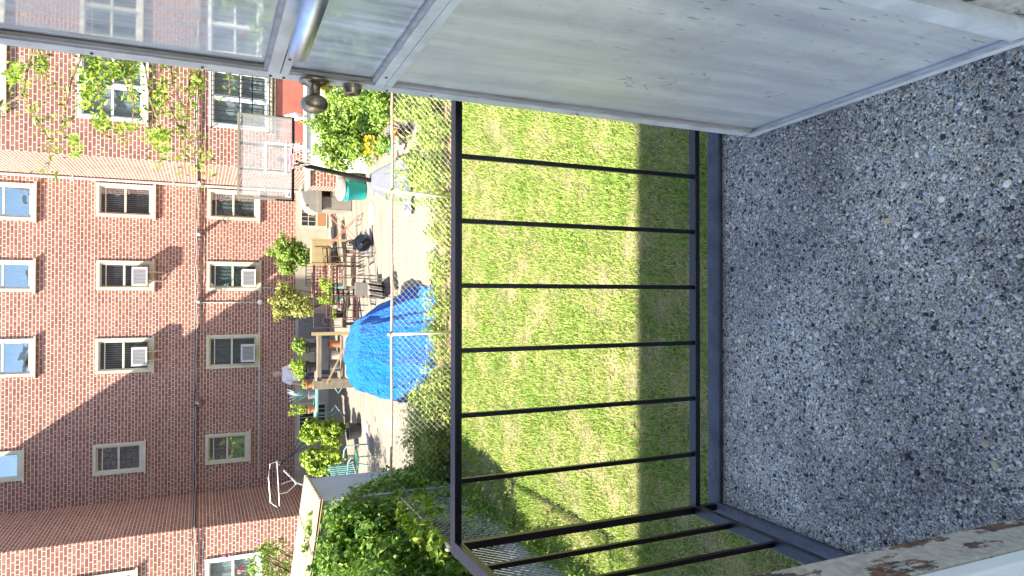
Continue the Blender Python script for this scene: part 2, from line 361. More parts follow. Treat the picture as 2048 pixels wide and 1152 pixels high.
def leaves(P, N, size, aspect=.5, droop=.3, fold=.25):
    """folded leaves: P centres, N facing normals, size lengths -> verts, tris"""
    n = len(P); N = N / np.linalg.norm(N, axis=1, keepdims=True)
    T = rng.normal(size=(n, 3)); T[:, 2] -= droop * 2; T -= N * (T * N).sum(1, keepdims=True); T /= np.linalg.norm(T, axis=1, keepdims=True) + 1e-9
    B = np.cross(N, T); s = np.asarray(size).reshape(-1, 1) * np.ones((n, 1)); w = s * aspect * .5
    p0 = P - T * s * .5; p2 = P + T * s * .5 - N * s * .12; p1 = P - T * s * .08 + B * w + N * w * fold; p3 = P - T * s * .08 - B * w + N * w * fold
    V = np.stack([p0, p1, p2, p3], 1).reshape(-1, 3); i = np.arange(n) * 4
    F = np.stack([i, i + 1, i + 2, i, i + 2, i + 3], 1).reshape(-1, 3)
    return V, F
def crown_pts(lobes, n, shell=.55):
    """lobes: (centre, radii); points biased towards the outside, normals outwards/upwards"""
    vol = np.array([r[0] * r[1] * r[2] for c, r in lobes]) ** .67; vol /= vol.sum(); Ps = []; Ns = []
    for (c, r), w in zip(lobes, vol):
        m_ = max(4, int(n * w)); d = rng.normal(size=(m_, 3)); d /= np.linalg.norm(d, axis=1, keepdims=True)
        rad = shell + (1 - shell) * rng.random((m_, 1)) ** .6; rad *= 1 + .12 * rng.normal(size=(m_, 1))
        Ps.append(np.array(c) + d * rad * np.array(r)); q = d + rng.normal(size=(m_, 3)) * .55; q[:, 2] += .5; Ns.append(q)
    return np.concatenate(Ps), np.concatenate(Ns)
def foliage(name, lobes, n, size, mat, parent=None, base=(0, 0, 0), aspect=.5, droop=.3, shell=.15, sub=True, zmin=None):
    if sub:                                    # break the big lobes into many clumps so that the outline is ragged
        L = []
        for c, r in lobes:
            q = max(8, int(34 * (r[0] * r[1] * r[2] / .05) ** .35))
            for _ in range(q):
                d = rng.normal(size=3); d /= np.linalg.norm(d); f = .35 + .75 * rng.random() ** .7
                L.append((np.array(c) + d * np.array(r) * f, np.array(r) * rng.uniform(.12, .34) * rng.uniform(.7, 1.4, 3)))
            L.append((c, np.array(r) * .95))
        lobes = L
    P, N = crown_pts(lobes, n, shell)
    if zmin is not None: P[:, 2] = np.maximum(P[:, 2], zmin + .02 * rng.random(len(P)))
    V, F = leaves(P, N, size * rng.uniform(.6, 1.35, len(P)), aspect, droop)
    var = np.repeat(rng.random(len(P)) * .8 + .1, 2)
    return npmesh(name, V, F, var, mat, parent, base, 3)
def stems(name, base, lobes, n, r, mat='twig', parent=None, origin=(0, 0, 0)):
    mb = MB()
    for i in range(n):
        c, rr = lobes[i % len(lobes)]; e = np.array(c) + rng.normal(size=3) * np.array(rr) * .45; b0 = np.array(base) + np.array([rng.normal() * .03, rng.normal() * .03, 0])
        mid = b0 * .5 + e * .5 + rng.normal(size=3) * .05; mb.tube([b0, mid, e], [r, r * .7, r * .25], 6)
    return mb.build(name, mat, parent, base=origin)
def bush(name, base, lobes, n, size, mat, label, cat='bush', group=None, aspect=.5, ns=8, r=.012, droop=.3):
    root = empty(name, base, label, cat, group)
    foliage('foliage', lobes, n, size, mat, root, base, aspect, droop)
    stems('stem', base, lobes, ns, r, 'bark', root, base); return root
def G(y): return 0 if y < 12.5 else .35 * (y - 12.5) / 9          # the neighbour's yard rises gently to the building

# ------------------------------------------------------------------ ground
def sheet(name, pts, mat, zs=None, kind='structure'):
    mb = MB(); mb.add([(p[0], p[1], p[2] if len(p) > 2 else 0) for p in pts], [tuple(range(len(pts)))]); o = mb.build(name, mat); return tag(o, kind=kind)
sheet('ground', [(-400, -400, -.03), (400, -400, -.03), (400, 600, -.03), (-400, 600, -.03)], 'earth')
sheet('lawn', [(-3.6, .9), (14, .9), (14, 11.12), (-3.6, 11.12)], 'soil_turf')
sheet('side_path', [(-5.3, 1.0, .006), (-3.32, 1.0, .006), (-3.32, 9.5, .006), (-5.3, 9.5, .006)], 'pale_slab')
mb = MB(); XL, XR = -9.5, 9.0
mb.add([(XL, 11.95, .004), (XR, 11.95, .004), (XL, 12.5, .004), (XR, 12.5, .004), (XL, 21.7, G(21.7)), (XR, 21.7, G(21.7))], [(0, 1, 3, 2), (2, 3, 5, 4)]); tag(mb.build('yard_paving', 'yard_concrete'), kind='structure')
sheet('flower_bed', [(-3.15, 11.12, .002), (9, 11.12, .002), (9, 11.95, .002), (-3.15, 11.95, .002)], 'litter')

# lawn blades
def blades(n, x0, x1, y0, y1, h, w, seed):
    r = np.random.default_rng(seed); P = np.stack([r.uniform(x0, x1, n), r.uniform(y0, y1, n), np.zeros(n)], 1)
    tuft = np.sin(P[:, 0] * 3.1 + 1.3 * np.sin(P[:, 1] * 2.3)) * np.sin(P[:, 1] * 2.7 + 1.7 * np.sin(P[:, 0] * 1.9)) + .6 * np.sin(P[:, 0] * 9 + P[:, 1] * 7) * np.sin(P[:, 1] * 11 - P[:, 0] * 5)
    keep = r.random(n) < .78 + .3 * tuft; P = P[keep]; tuft = tuft[keep]; n = len(P)
    a = r.uniform(0, 2 * np.pi, n); lean = r.uniform(.2, 1.5, n); L = h * r.uniform(.5, 1.3, n) * (1 + .25 * tuft)
    d = np.stack([np.cos(a) * np.sin(lean), np.sin(a) * np.sin(lean), np.cos(lean)], 1); sd = np.stack([-np.sin(a), np.cos(a), np.zeros(n)], 1)
    ww = (w * r.uniform(.6, 1.3, n)).reshape(-1, 1); L = L.reshape(-1, 1)
    mid = P + d * L * .55; mid[:, 2] += .15 * L[:, 0]; tip = P + d * L; tip[:, 2] = np.maximum(tip[:, 2] - .1 * L[:, 0], .004)
    V = np.stack([P - sd * ww * .6, P + sd * ww * .6, mid + sd * ww * .5, mid - sd * ww * .5, tip], 1).reshape(-1, 3); i = np.arange(n) * 5
    F = np.stack([i, i + 1, i + 2, i, i + 2, i + 3, i + 3, i + 2, i + 4], 1).reshape(-1, 3)
    var = np.repeat(np.clip(.48 - .10 * tuft + r.normal(size=n) * .21, 0, 1), 3); return V, F, var
Vs = []; Fs = []; vr = []; off = 0
for args in ((85000, -3.25, 2.4, 2.6, 6.0, .068, .0052, 1), (80000, -3.25, 3.2, 5.9, 8.4, .062, .0064, 2), (55000, -3.25, 3.8, 8.3, 11.1, .065, .008, 3)):
    V, F, v_ = blades(*args); Vs.append(V); Fs.append(F + off); vr.append(v_); off += len(V)
tag(npmesh('grass', np.concatenate(Vs), np.concatenate(Fs), np.concatenate(vr), 'grass_blade', k=3), kind='stuff')

# ------------------------------------------------------------------ our house: brick wall with the doorway the camera stands in
YF = .87; ZD = 2.35
house = empty('brick_house', (0, .8, 0), 'dark brick house wall with white inner door casing around the open doorway', 'house')
HB = (0, .8, 0); JX0, JX1 = -.444, .535
mb = MB()
mb.box((-17, .62, 0), (JX0 - .06, .845, 11.7)); mb.box((JX1 + .06, .62, 0), (13, .845, 11.7)); mb.box((JX0 - .06, .62, ZD + 2.15), (JX1 + .06, .845, 11.7)); mb.box((JX0 - .06, .62, 0), (JX1 + .06, .83, ZD - .14))
mb.build('wall', 'house_brick', house, HB)
mb = MB(); mb.box((-17.3, .3, 11.701), (13.3, 1.35, 11.78)); mb.box((-17.3, -8, 11.781), (13.3, 1.32, 11.9)); mb.build('eave', 'white_trim', house, HB)  # unseen eave, shaped to set the lawn shadow edge and clear upper window reflections
mb = MB(); mb.box((-8, -7, ZD + 2.45), (5, .60, ZD + 2.65)); mb.box((-8, -7, ZD - .3), (5, .60, ZD - .1)); mb.build('floor_and_sun_block', 'inner_trim', house, HB)  # unseen ceiling slab added to block sun; open sides let skylight reach the jamb
mb = MB(); mb.box((-1.6, .58, ZD - .09), (JX0 - .07, .615, ZD + 2.4)); mb.box((JX1 + .07, .58, ZD - .09), (2, .615, ZD + 2.4)); mb.build('plaster', 'inner_trim', house, HB)
mb = MB(); mb.box((JX0 - .058, .752, ZD - .02), (JX0, .852, ZD + 2.14)); mb.box((JX1, .752, ZD - .02), (JX1 + .058, .852, ZD + 2.14)); mb.box((JX0, .752, ZD + 2.08), (JX1, .852, ZD + 2.14)); mb.build('door_frame', 'peeling_jamb', house, HB, bevel=.004)
mb = MB(); mb.box((JX0 - .16, .715, ZD - .02), (JX0 - .003, .750, ZD + 2.2)); mb.box((JX0 - .16, .560, ZD - .02), (JX0 - .05, .713, ZD + 2.2)); mb.box((JX1 + .003, .715, ZD - .02), (JX1 + .16, .750, ZD + 2.2)); mb.build('door_casing', 'inner_trim', house, HB, bevel=.004)
mb = MB(); mb.box((JX0 + .002, .60, ZD - .137), (JX1 - .002, .835, ZD + .012)); mb.build('threshold', 'galvanised', house, HB, bevel=.004)

# storm door, open: built along s (free edge -> hinge) in its own plane, outside face towards -n
fe = np.array([.480, 1.600]); dd = nv([-.0383, .99927]); nn_ = np.array([-dd[1], dd[0]])     # nn_ points to camera side (-x)
def DP(s, z, o=0.): q = fe - dd * s + nn_ * o; return (q[0], q[1], z)
def dbox(mb, s0, s1, z0, z1, o0, o1, mi=0):
    vs_ = [DP(s, z, o) for s in (s0, s1) for o in (o0, o1) for z in (z0, z1)]
    mb.add(vs_, [(0, 1, 3, 2), (4, 6, 7, 5), (0, 4, 5, 1), (2, 3, 7, 6), (0, 2, 6, 4), (1, 5, 7, 3)], mi)
DW, Z0, Z1 = .80, ZD + .035, ZD + 2.06
mb = MB(); T = .032
dbox(mb, 0, .034, Z0, Z1, -T, 0); dbox(mb, DW - .045, DW, Z0, Z1, -T, 0)
dbox(mb, .034, DW - .045, Z0, Z0 + .030, -T, -.001); dbox(mb, .034, DW - .045, Z1 - .06, Z1, -T, -.001)
dbox(mb, .034, DW - .045, 3.500, 3.517, -T, -.001); dbox(mb, .034, DW - .045, 3.5195, 3.541, -T, .001)
dbox(mb, .034, DW - .045, 3.728, 3.745, -T, -.001); dbox(mb, .034, DW - .045, 3.7475, 3.772, -T, .001)
dbox(mb, .0, DW, Z0 + .030, Z0 + .044, 0, .0015, 1)                                     # grimy seams
dbox(mb, .034, .046, Z0 + .044, 3.50, -.012, -.004, 1); dbox(mb, .046, DW - .045, 3.541, 3.549, -.012, -.004, 1); dbox(mb, .034, .044, 3.541, 3.728, -.012, -.004, 1)
dbox(mb, .034, .046, 3.772, Z1 - .06, -.012, -.004, 1); dbox(mb, .046, DW - .045, 3.772, 3.781, -.012, -.004, 1)
for s_ in (.05, .25, .45, .65):                                                          # frayed sweep under the door
    dbox(mb, s_, s_ + .022, Z0 - .024, Z0 - .0005, -.02, -.008, 2)
for (s_, z_) in ((.015, 3.507), (.10, 3.530), (.015, 3.737), (.24, 3.736), (.13, 3.737), (.017, 3.40), (.017, 3.0), (.017, 3.9), (.017, 4.1), (.017, 3.765)):
    mb.lathe([(.0035, 0), (.0030, .0018)], DP(s_, z_, .001), (nn_[0], nn_[1], 0), 8, 2)
door = mb.build('storm_door', ['door_white', 'door_grime', 'rubber'], house, HB, bevel=.0015)
DB = HB
def dchild(mb, name, mats, **kw): o = mb.build(name, mats, door, HB, **kw); return o
mb = MB(); dbox(mb, .034, DW - .045, Z0 + .030, 3.50, -.022, -.012)
# old scratches on the panel
random.seed(3)
for (s0, z0, n_) in ((.30, 2.60, 3), (.22, 2.95, 5), (.28, 2.90, 5), (.34, 2.86, 4), (.26, 3.02, 4)):
    for q in range(n_):
        p = [(s0 + random.uniform(-.02, .02), z0 + random.uniform(-.03, .03))]
        for _ in range(3): p.append((p[-1][0] + random.uniform(-.014, .014), p[-1][1] + random.uniform(-.014, .014)))
        mb.tube([DP(a_, b_, -.0121) for a_, b_ in p], .0007, 4, 1)
dchild(mb, 'kick_panel', ['brushed_panel', 'pot_grey'])
mb = MB(); dbox(mb, .034, DW - .045, 3.541, 3.728, -.019, -.015); dbox(mb, .034, DW - .045, 3.772, Z1 - .06, -.019, -.015); dchild(mb, 'glass_pane', 'dirty_glass')
mb = MB(); kn = (nn_[0], nn_[1], 0)
mb.lathe([(.032, 0), (.033, .004), (.022, .008), (.013, .010), (.012, .030), (.0135, .034), (.020, .036), (.027, .042), (.030, .051), (.0285, .060), (.022, .067), (.012, .071)], DP(.018, 3.672, .001), kn, 28)
mb.lathe([(.014, 0), (.014, .003)], DP(.018, 3.645, .0105), kn, 12, 1)
dchild(mb, 'door_knob', ['brass_knob', 'brass_yellow'], smooth=True)
mb = MB(); mb.lathe([(.022, 0), (.021, .010), (.017, .020), (.013, .021), (.012, .0205)], DP(.018, 3.588, .001), kn, 24); dbox(mb, .0165, .0195, 3.583, 3.593, .0215, .0225, 1); dchild(mb, 'deadbolt', ['brass_knob', 'rubber'], smooth=False)
mb = MB(); c0 = Vector(DP(.30, 3.742, .052)); c1 = Vector(DP(.62, 3.742, .040)); ax = (c1 - c0); L = ax.length
mb.lathe([(.006, -.003), (.0165, 0), (.0185, .006), (.0185, L)], c0, ax, 24); mb.tube([c0 + ax * .1 + Vector((.01, 0, 0)), c0 + ax * .1 + Vector((.052, 0, 0))], .006, 8); mb.tube([c1, c1 + ax.normalized() * .13], .005, 8)
dchild(mb, 'door_closer', 'chrome', smooth=True)
mb = MB()
for z_ in (Z0 + .25, Z0 + 1.0, Z1 - .25): mb = MB(); mb.tube([DP(DW + .006, z_ - .045, -.036), DP(DW + .006, z_ + .045, -.036)], .008, 10); dchild(mb, 'hinge', 'chrome')

# ------------------------------------------------------------------ balcony and its railing
BB = (.2, 1.3, ZD); XB0, XB1 = -.672, 1.55; YB1 = 1.773
balc = empty('balcony', BB, 'pebbly grey concrete balcony floor framed by a black iron railing', 'balcony')
mb = MB(); mb.box((XB0 + .001, .837, ZD - .13), (XB1 - .001, YB1 - .001, ZD)); mb.build('slab', 'aggregate_concrete', balc, BB)
def pebbles(n, smin, smax, seed):
    r = np.random.default_rng(seed); t_ = (1 + 5 ** .5) / 2
    I = np.array([(-1, t_, 0), (1, t_, 0), (-1, -t_, 0), (1, -t_, 0), (0, -1, t_), (0, 1, t_), (0, -1, -t_), (0, 1, -t_), (t_, 0, -1), (t_, 0, 1), (-t_, 0, -1), (-t_, 0, 1)]) / 1.9
    FI = np.array([(0, 11, 5), (0, 5, 1), (0, 1, 7), (0, 7, 10), (0, 10, 11), (1, 5, 9), (5, 11, 4), (11, 10, 2), (10, 7, 6), (7, 1, 8), (3, 9, 4), (3, 4, 2), (3, 2, 6), (3, 6, 8), (3, 8, 9), (4, 9, 5), (2, 4, 11), (6, 2, 10), (8, 6, 7), (9, 8, 1)])
    S = smin * (smax / smin) ** (r.random(n) ** 1.5); a = r.uniform(0, 2 * np.pi, n); el = r.uniform(.5, 1.0, n); fl = r.uniform(.35, .7, n)
    P = I[None] * (1 + r.normal(size=(n, 12, 1)) * .14); P = P * np.stack([S, S * el, S * fl], 1)[:, None, :]
    c_, s_ = np.cos(a), np.sin(a); X = P[..., 0] * c_[:, None] - P[..., 1] * s_[:, None]; Y = P[..., 0] * s_[:, None] + P[..., 1] * c_[:, None]
    tl = r.normal(size=(n, 2)) * .2; Z = P[..., 2] + X * tl[:, :1] + Y * tl[:, 1:]
    C_ = np.stack([r.uniform(XB0 + .012, XB1 - .012, n), r.uniform(.842, YB1 - .012, n), ZD - S * r.uniform(-.05, .3, n)], 1)
    V = np.stack([X, Y, Z], -1) + C_[:, None, :]; F = FI[None] + (np.arange(n) * 12)[:, None, None]
    return V.reshape(-1, 3), F.reshape(-1, 3), np.repeat(r.random(n), 20)
V1, F1, v1_ = pebbles(42000, .0020, .0058, 11); V2, F2, v2_ = pebbles(1500, .0045, .011, 12)
tag(npmesh('aggregate', np.concatenate([V1, V2]), np.concatenate([F1, F2 + len(V1)]), np.concatenate([v1_, v2_]), 'pebble', balc, BB, 3, smooth=False), kind='stuff')
YR = 1.80; XC = -.688
mb = MB()
mb.box((XC - .012, YB1, ZD - .15), (XB1, YB1 + .060, ZD + .012)); mb.box((XB0 - .060, .88, ZD - .15), (XB0, YB1 + .060, ZD + .013))
mb.build('rim', 'rim_paint', balc, BB, bevel=.004)
rail = MB()
rail.box((XC - .019, YR - .019, 3.258), (XB1, YR + .019, 3.268)); rail.box((XC - .019, .90, 3.2575), (XC + .019, YR + .0185, 3.2683))
rail.box((XC - .019, YR - .019, 3.248), (XB1, YR - .0155, 3.258)); rail.box((XC + .0155, .90, 3.248), (XC + .019, YR - .0195, 3.258))
rail.box((XC - .015, YR - .016, 2.432), (XB1, YR + .016, 2.450)); rail.box((XC - .016, .90, 2.431), (XC + .016, YR + .0155, 2.4505))
rl = rail.build('railing', 'black_paint', balc, BB, bevel=.0015)
def bar(x, y, z0, z1, w): mb = MB(); mb.box((x - w, y - w, z0), (x + w, y + w, z1)); return mb
for i in range(1, 13): bar(XC + .1793 * i, YR, 2.4505, 3.2575, .0065).build('baluster', 'black_paint', rl, BB, bevel=.001)
for i in range(1, 6): bar(XC, YR - .170 * i, 2.451, 3.257, .0065).build('baluster', 'black_paint', rl, BB, bevel=.001)
bar(XC, YR, ZD - .02, 3.2572, .0105).build('corner_post', 'black_paint', rl, BB, bevel=.0015)

# ------------------------------------------------------------------ apartment building across the yards
YM, YN = 21.5, 18.3; XJL, XJR = -5.575, 3.19; ZR = 10.42; BL, BR = -13.0, 11.0
AB = (0, YM, 0)
apt = empty('apartment_building', AB, 'tall red brick apartment building with cream window frames behind the neighbouring yard', 'apartment building')
winM = {  # x0,x1,z0,z1, inner look, unit
 'main': [(1.956, 2.916, 7.863, 9.2, 'sky'), (.109, .92, 7.869, 9.2, 'sky'), (-2.088, -1.109, 7.854, 9.2, 'sky'), (-4.76, -3.98, 8.08, 9.28, 'sky'),
          (2.147, 3.047, 5.105, 6.485, 'blind'), (.155, .955, 5.12, 6.465, 'ac'), (-2.093, -1.148, 5.116, 6.48, 'ac'), (-4.814, -3.984, 5.305, 6.518, 'lace'),
          (2.195, 3.051, 2.379, 3.743, 'lace'), (.157, .984, 2.345, 3.758, 'acl'), (-2.074, -1.111, 2.359, 3.759, 'acl'), (-4.793, -3.938, 2.605, 3.769, 'green')],
 'right': [(4.047, 5.67, 5.102, 6.478, 'white'), (4.133, 5.588, 2.348, 3.746, 'bars'), (4.06, 5.6, 7.85, 9.2, 'blind')],
 'left': [(-7.95, -6.353, 2.523, 3.776, 'white'), (-7.95, -6.353, 5.25, 6.5, 'blind'), (-7.95, -6.353, 8.0, 9.25, 'blind')]}
def wall_grid(mb, x0, x1, y, z0, z1, holes, dep=.10):
    xs = sorted({x0, x1, *[h[0] for h in holes], *[h[1] for h in holes]}); zs = sorted({z0, z1, *[h[2] for h in holes], *[h[3] for h in holes]})
    for i in range(len(xs) - 1):
        for j in range(len(zs) - 1):
            mx_, mz_ = (xs[i] + xs[i + 1]) / 2, (zs[j] + zs[j + 1]) / 2
            if any(h[0] < mx_ < h[1] and h[2] < mz_ < h[3] for h in holes): continue
            mb.add([(xs[i], y, zs[j]), (xs[i + 1], y, zs[j]), (xs[i + 1], y, zs[j + 1]), (xs[i], y, zs[j + 1])], [(0, 1, 2, 3)])
    for h in holes:
        a, b_, c, d = h[:4]
        mb.add([(a, y, c), (b_, y, c), (b_, y, d), (a, y, d), (a, y + dep, c), (b_, y + dep, c), (b_, y + dep, d), (a, y + dep, d)], [(0, 4, 5, 1), (1, 5, 6, 2), (2, 6, 7, 3), (3, 7, 4, 0)])
mb = MB()
ZB = 1.33
wall_grid(mb, XJL, XJR, YM, ZB, ZR, winM['main']); wall_grid(mb, XJR, BR, YN, 1.2, ZR, winM['right']); wall_grid(mb, BL, XJL, YN, 1.0, ZR, winM['left'])
mb.add([(XJR, YN, 1.2), (XJR, YM, 1.2), (XJR, YM, ZR), (XJR, YN, ZR)], [(0, 1, 2, 3)]); mb.add([(XJL, YN, 1.0), (XJL, YM, 1.0), (XJL, YM, ZR), (XJL, YN, ZR)], [(3, 2, 1, 0)])
for xx in (BL, BR): mb.add([(xx, YN, 0), (xx, 32, 0), (xx, 32, ZR), (xx, YN, ZR)], [(0, 1, 2, 3)])
mb.add([(BL, 32, 0), (BR, 32, 0), (BR, 32, ZR), (BL, 32, ZR)], [(0, 1, 2, 3)])
mb.build('wall', 'red_brick', apt, AB)
mb = MB(); mb.box((BL, YN - .05, ZR), (XJL + .03, 32.05, ZR + .12)); mb.box((XJR - .03, YN - .05, ZR), (BR, 32.05, ZR + .12)); mb.box((XJL + .03, YM - .05, ZR), (XJR - .03, 32.05, ZR + .118)); mb.build('roof', 'stone_tile', apt, AB)
mb = MB(); mb.box((XJL, YM - .03, 0), (XJR, YM + .3, ZB)); mb.box((XJR - .02, YN - .03, -.1), (BR, YM + .3, 1.2)); mb.box((BL, YN - .03, -.1), (XJL + .02, YM + .3, 1.0)); mb.build('foundation', 'cream_foundation', apt, AB)
mb = MB(); mb.box((3.95, YN - .028, 1.2), (BR, YM - .3, 2.2)); mb.build('painted_band', 'red_paint', apt, AB)
mb = MB(); mb.box((3.93, YN - .06, 2.205), (BR, YN - .005, 2.24)); mb.build('ledge', 'stone_tile', apt, AB)
ac_at = []
def window(h, y, style, wide=False):
    x0, x1, z0, z1 = h[:4]; yy = y - .035; f = .075
    mb = MB()   # brickmould casing proud of the wall
    tr = 'white_trim' if style in ('white', 'bars') else 'cream_trim'
    mb.box((x0 - .001, yy, z0), (x0 + f, y + .06, z1)); mb.box((x1 - f, yy, z0), (x1 + .001, y + .06, z1)); mb.box((x0 + f, yy, z1 - f), (x1 - f, y + .06, z1 + .001)); mb.box((x0 + f, yy, z0), (x1 - f, y + .06, z0 + f))
    g = .042; xa, xb, za, zb = x0 + f, x1 - f, z0 + f, z1 - f
    zm = (za + zb) / 2 + (.0 if style not in ('ac', 'acl') else .02); ys = y + .012
    halves = [(xa, xb)] if not wide else [(xa, (xa + xb) / 2 - .03), ((xa + xb) / 2 + .03, xb)]
    if wide: mb.box(((xa + xb) / 2 - .03, yy + .01, za), ((xa + xb) / 2 + .03, y + .055, zb))
    for (p, q) in halves:
        mb.box((p, ys, za), (p + g, y + .058, zb)); mb.box((q - g, ys, za), (q, y + .058, zb)); mb.box((p + g, ys, zb - g), (q - g, y + .058, zb)); mb.box((p + g, ys, za), (q - g, y + .058, za + g)); mb.box((p + g, ys - .01, zm - g * .6), (q - g, y + .058, zm + g * .6))
        if style in ('blind', 'ac', 'lace', 'green', 'acl') : mb.box((p + g, ys + .012, zb - .16), (q - g, y + .056, zb - .135))
    w_ = mb.build('window', tr, apt, AB)
    mb = MB()
    for (p, q) in halves: mb.box((p + g * .5, y + .028, za + g * .5), (q - g * .5, y + .034, zb - g * .5))
    mb.build('glass', 'window_glass', w_, AB)
    mb = MB(); mb.box((x0 - .06, yy - .035, z0 - .045), (x1 + .06, y + .03, z0 - .002)); mb.build('sill', tr if style != 'bars' else 'cream_trim', w_, AB)
    mb = MB(); yb = y + .085                       # what hangs behind the glass
    nm = 'curtain'; mt = 'curtain_lace'
    if style in ('blind', 'ac'):
        nm = 'blind'; mt = ['window_dark', 'blind_grey']; mb.box((xa, yb + .02, za), (xb, yb + .04, zb), 0)
        n_ = 13
        for i in range(n_): xx = xa + (i + .5) * (xb - xa) / n_; mb.box((xx - .006, yb, za), (xx + .006, yb + .008, zb), 1)
    else:
        mt = {'sky': 'window_dark', 'green': 'curtain_green', 'lace': 'curtain_lace', 'acl': 'curtain_green', 'white': 'pale_curtain', 'bars': 'pale_curtain'}[style]
        n_ = 36; vs_ = []; fs_ = []
        for i in range(n_ + 1):
            xx = xa + i * (xb - xa) / n_; dy = .012 * math.sin(i * 1.1) + .006 * math.sin(i * 2.7)
            vs_ += [(xx, yb + dy, za), (xx, yb + dy, zb)]
            if i: fs_.append((2 * i - 2, 2 * i, 2 * i + 1, 2 * i - 1))
        mb.add(vs_, fs_)
    mb.build(nm, mt, w_, AB)
    if style == 'bars':
        mb = MB(); yo = y - .13; n_ = 12
        for i in range(n_ + 1): xx = x0 + .02 + i * (x1 - x0 - .04) / n_; mb.tube([(xx, yo, z0 - .02), (xx, yo, z1)], .007, 6)
        for zz in (z0 + .02, z0 + .42, zm + .02, z1 - .05): mb.box((x0 - .03, yo - .012, zz - .012), (x1 + .03, yo + .012, zz + .012))
        for xx in (x0 - .03, (x0 + x1) / 2, x1 + .03): mb.box((xx - .012, yo, z0), (xx + .012, y - .002, z0 + .02)); mb.box((xx - .012, yo, z1 - .06), (xx + .012, y - .002, z1 - .04))
        for cxx in (x0 + .36, x1 - .36):
            for k_ in range(4): a_ = k_ * math.pi / 2 + math.pi / 4; mb.ring((cxx + .09 * math.cos(a_), yo, z0 + .3 + .09 * math.sin(a_)), .085, .006, (0, 1, 0), 16)
        mb.build('security_bars', 'black_paint', w_, AB)
    if style in ('ac', 'acl'): ac_at.append(((x0 + x1) / 2 - (.05 if style == 'acl' else .02), y, za + g, style))
for h in winM['main']: window(h, YM, h[4])
for h in winM['right']: window(h, YN, h[4], True)
for h in winM['left']: window(h, YN, h[4], True)
# basement openings: parts of the building
mb = MB(); mb.box((2.05, YM - .05, .42), (2.72, YM - .032, 1.22)); mb.box((2.12, YM - .062, .78), (2.65, YM - .051, 1.16), 1); mb.box((2.12, YM - .062, .48), (2.65, YM - .051, .70), 2)
for i in range(1, 4): mb.box((2.12 + i * .1325 - .006, YM - .07, .78), (2.12 + i * .1325 + .006, YM - .063, 1.16))
mb.box((2.12, YM - .071, .96), (2.65, YM - .0705, .98)); mb.build('basement_window', ['cream_trim', 'window_dark', 'terracotta'], apt, AB)
mb = MB(); mb.box((-1.35, YM - .07, .36), (-.45, YM - .032, 1.31)); mb.box((-1.28, YM - .085, .36), (-.52, YM - .071, 1.25), 1); mb.box((-.62, YM - .10, .8), (-.58, YM - .086, .86), 2); mb.build('basement_door', ['grey_wall', 'grey_plastic', 'chrome'], apt, AB)
mb = MB(); mb.box((-4.3, YM - .05, .40), (-3.2, YM - .032, 1.25)); mb.box((-4.22, YM - .06, .46), (-3.28, YM - .051, 1.19), 1)
for i in range(1, 8): mb.box((-4.22 + i * .1175 - .008, YM - .075, .46), (-4.22 + i * .1175 + .008, YM - .061, 1.19))
mb.build('basement_window', ['cream_trim', 'window_dark'], apt, AB)
mb = MB(); mb.tube([(XJR - .06, YM - .06, .5), (XJR - .06, YM - .06, ZR)], .035, 10); 
for zz in (2.2, 4.6, 7.0, 9.4): mb.box((XJR - .11, YM - .1, zz), (XJR - .01, YM - .001, zz + .03))
mb.build('downpipe', 'cable_white', apt, AB)
mb = MB(); mb.box((.35, 20.55, .32), (2.05, 21.40, .375)); mb.build('window_well_shade', 'pot_grey', apt, AB)  # flat dark slab painted as the shaded hollow of a window well
# mortar repair and conduit run
mb = MB(); zc = 2.33; mb.tube([(-5.3, YM - .02, zc), (.25, YM - .02, zc)], .012, 6); mb.tube([(.25, YM - .02, zc), (.25, YM - .02, zc - .35), (.1, YM - .02, zc - .36)], .012, 6)
mb.tube([(-.18, YM - .02, 3.9), (-.18, YM - .02, zc)], .013, 6)
for xx in np.arange(-5.2, .2, .35): mb.box((xx, YM - .035, zc - .015), (xx + .03, YM - .001, zc + .015))
mb.build('conduit', 'cable_white', apt, AB)
lampo = empty('wall_lamp', (-.18, YM, 2.33), 'round white wall lamp at the foot of the conduit on the brick wall', 'lamp')
mb = MB(); mb.lathe([(.045, -.02), (.045, .02)], (-.18, YM - .04, 2.33), (0, -1, 0), 14); mb.build('bracket', 'insulator', lampo, (-.18, YM, 2.33))
mb = MB(); mb.lathe([(.02, 0), (.06, .02), (.075, .06), (.06, .10), (.02, .125)], (-.18, YM - .055, 2.33), (0, -1, 0), 16); mb.build('globe', 'insulator', lampo, (-.18, YM, 2.33), smooth=True)

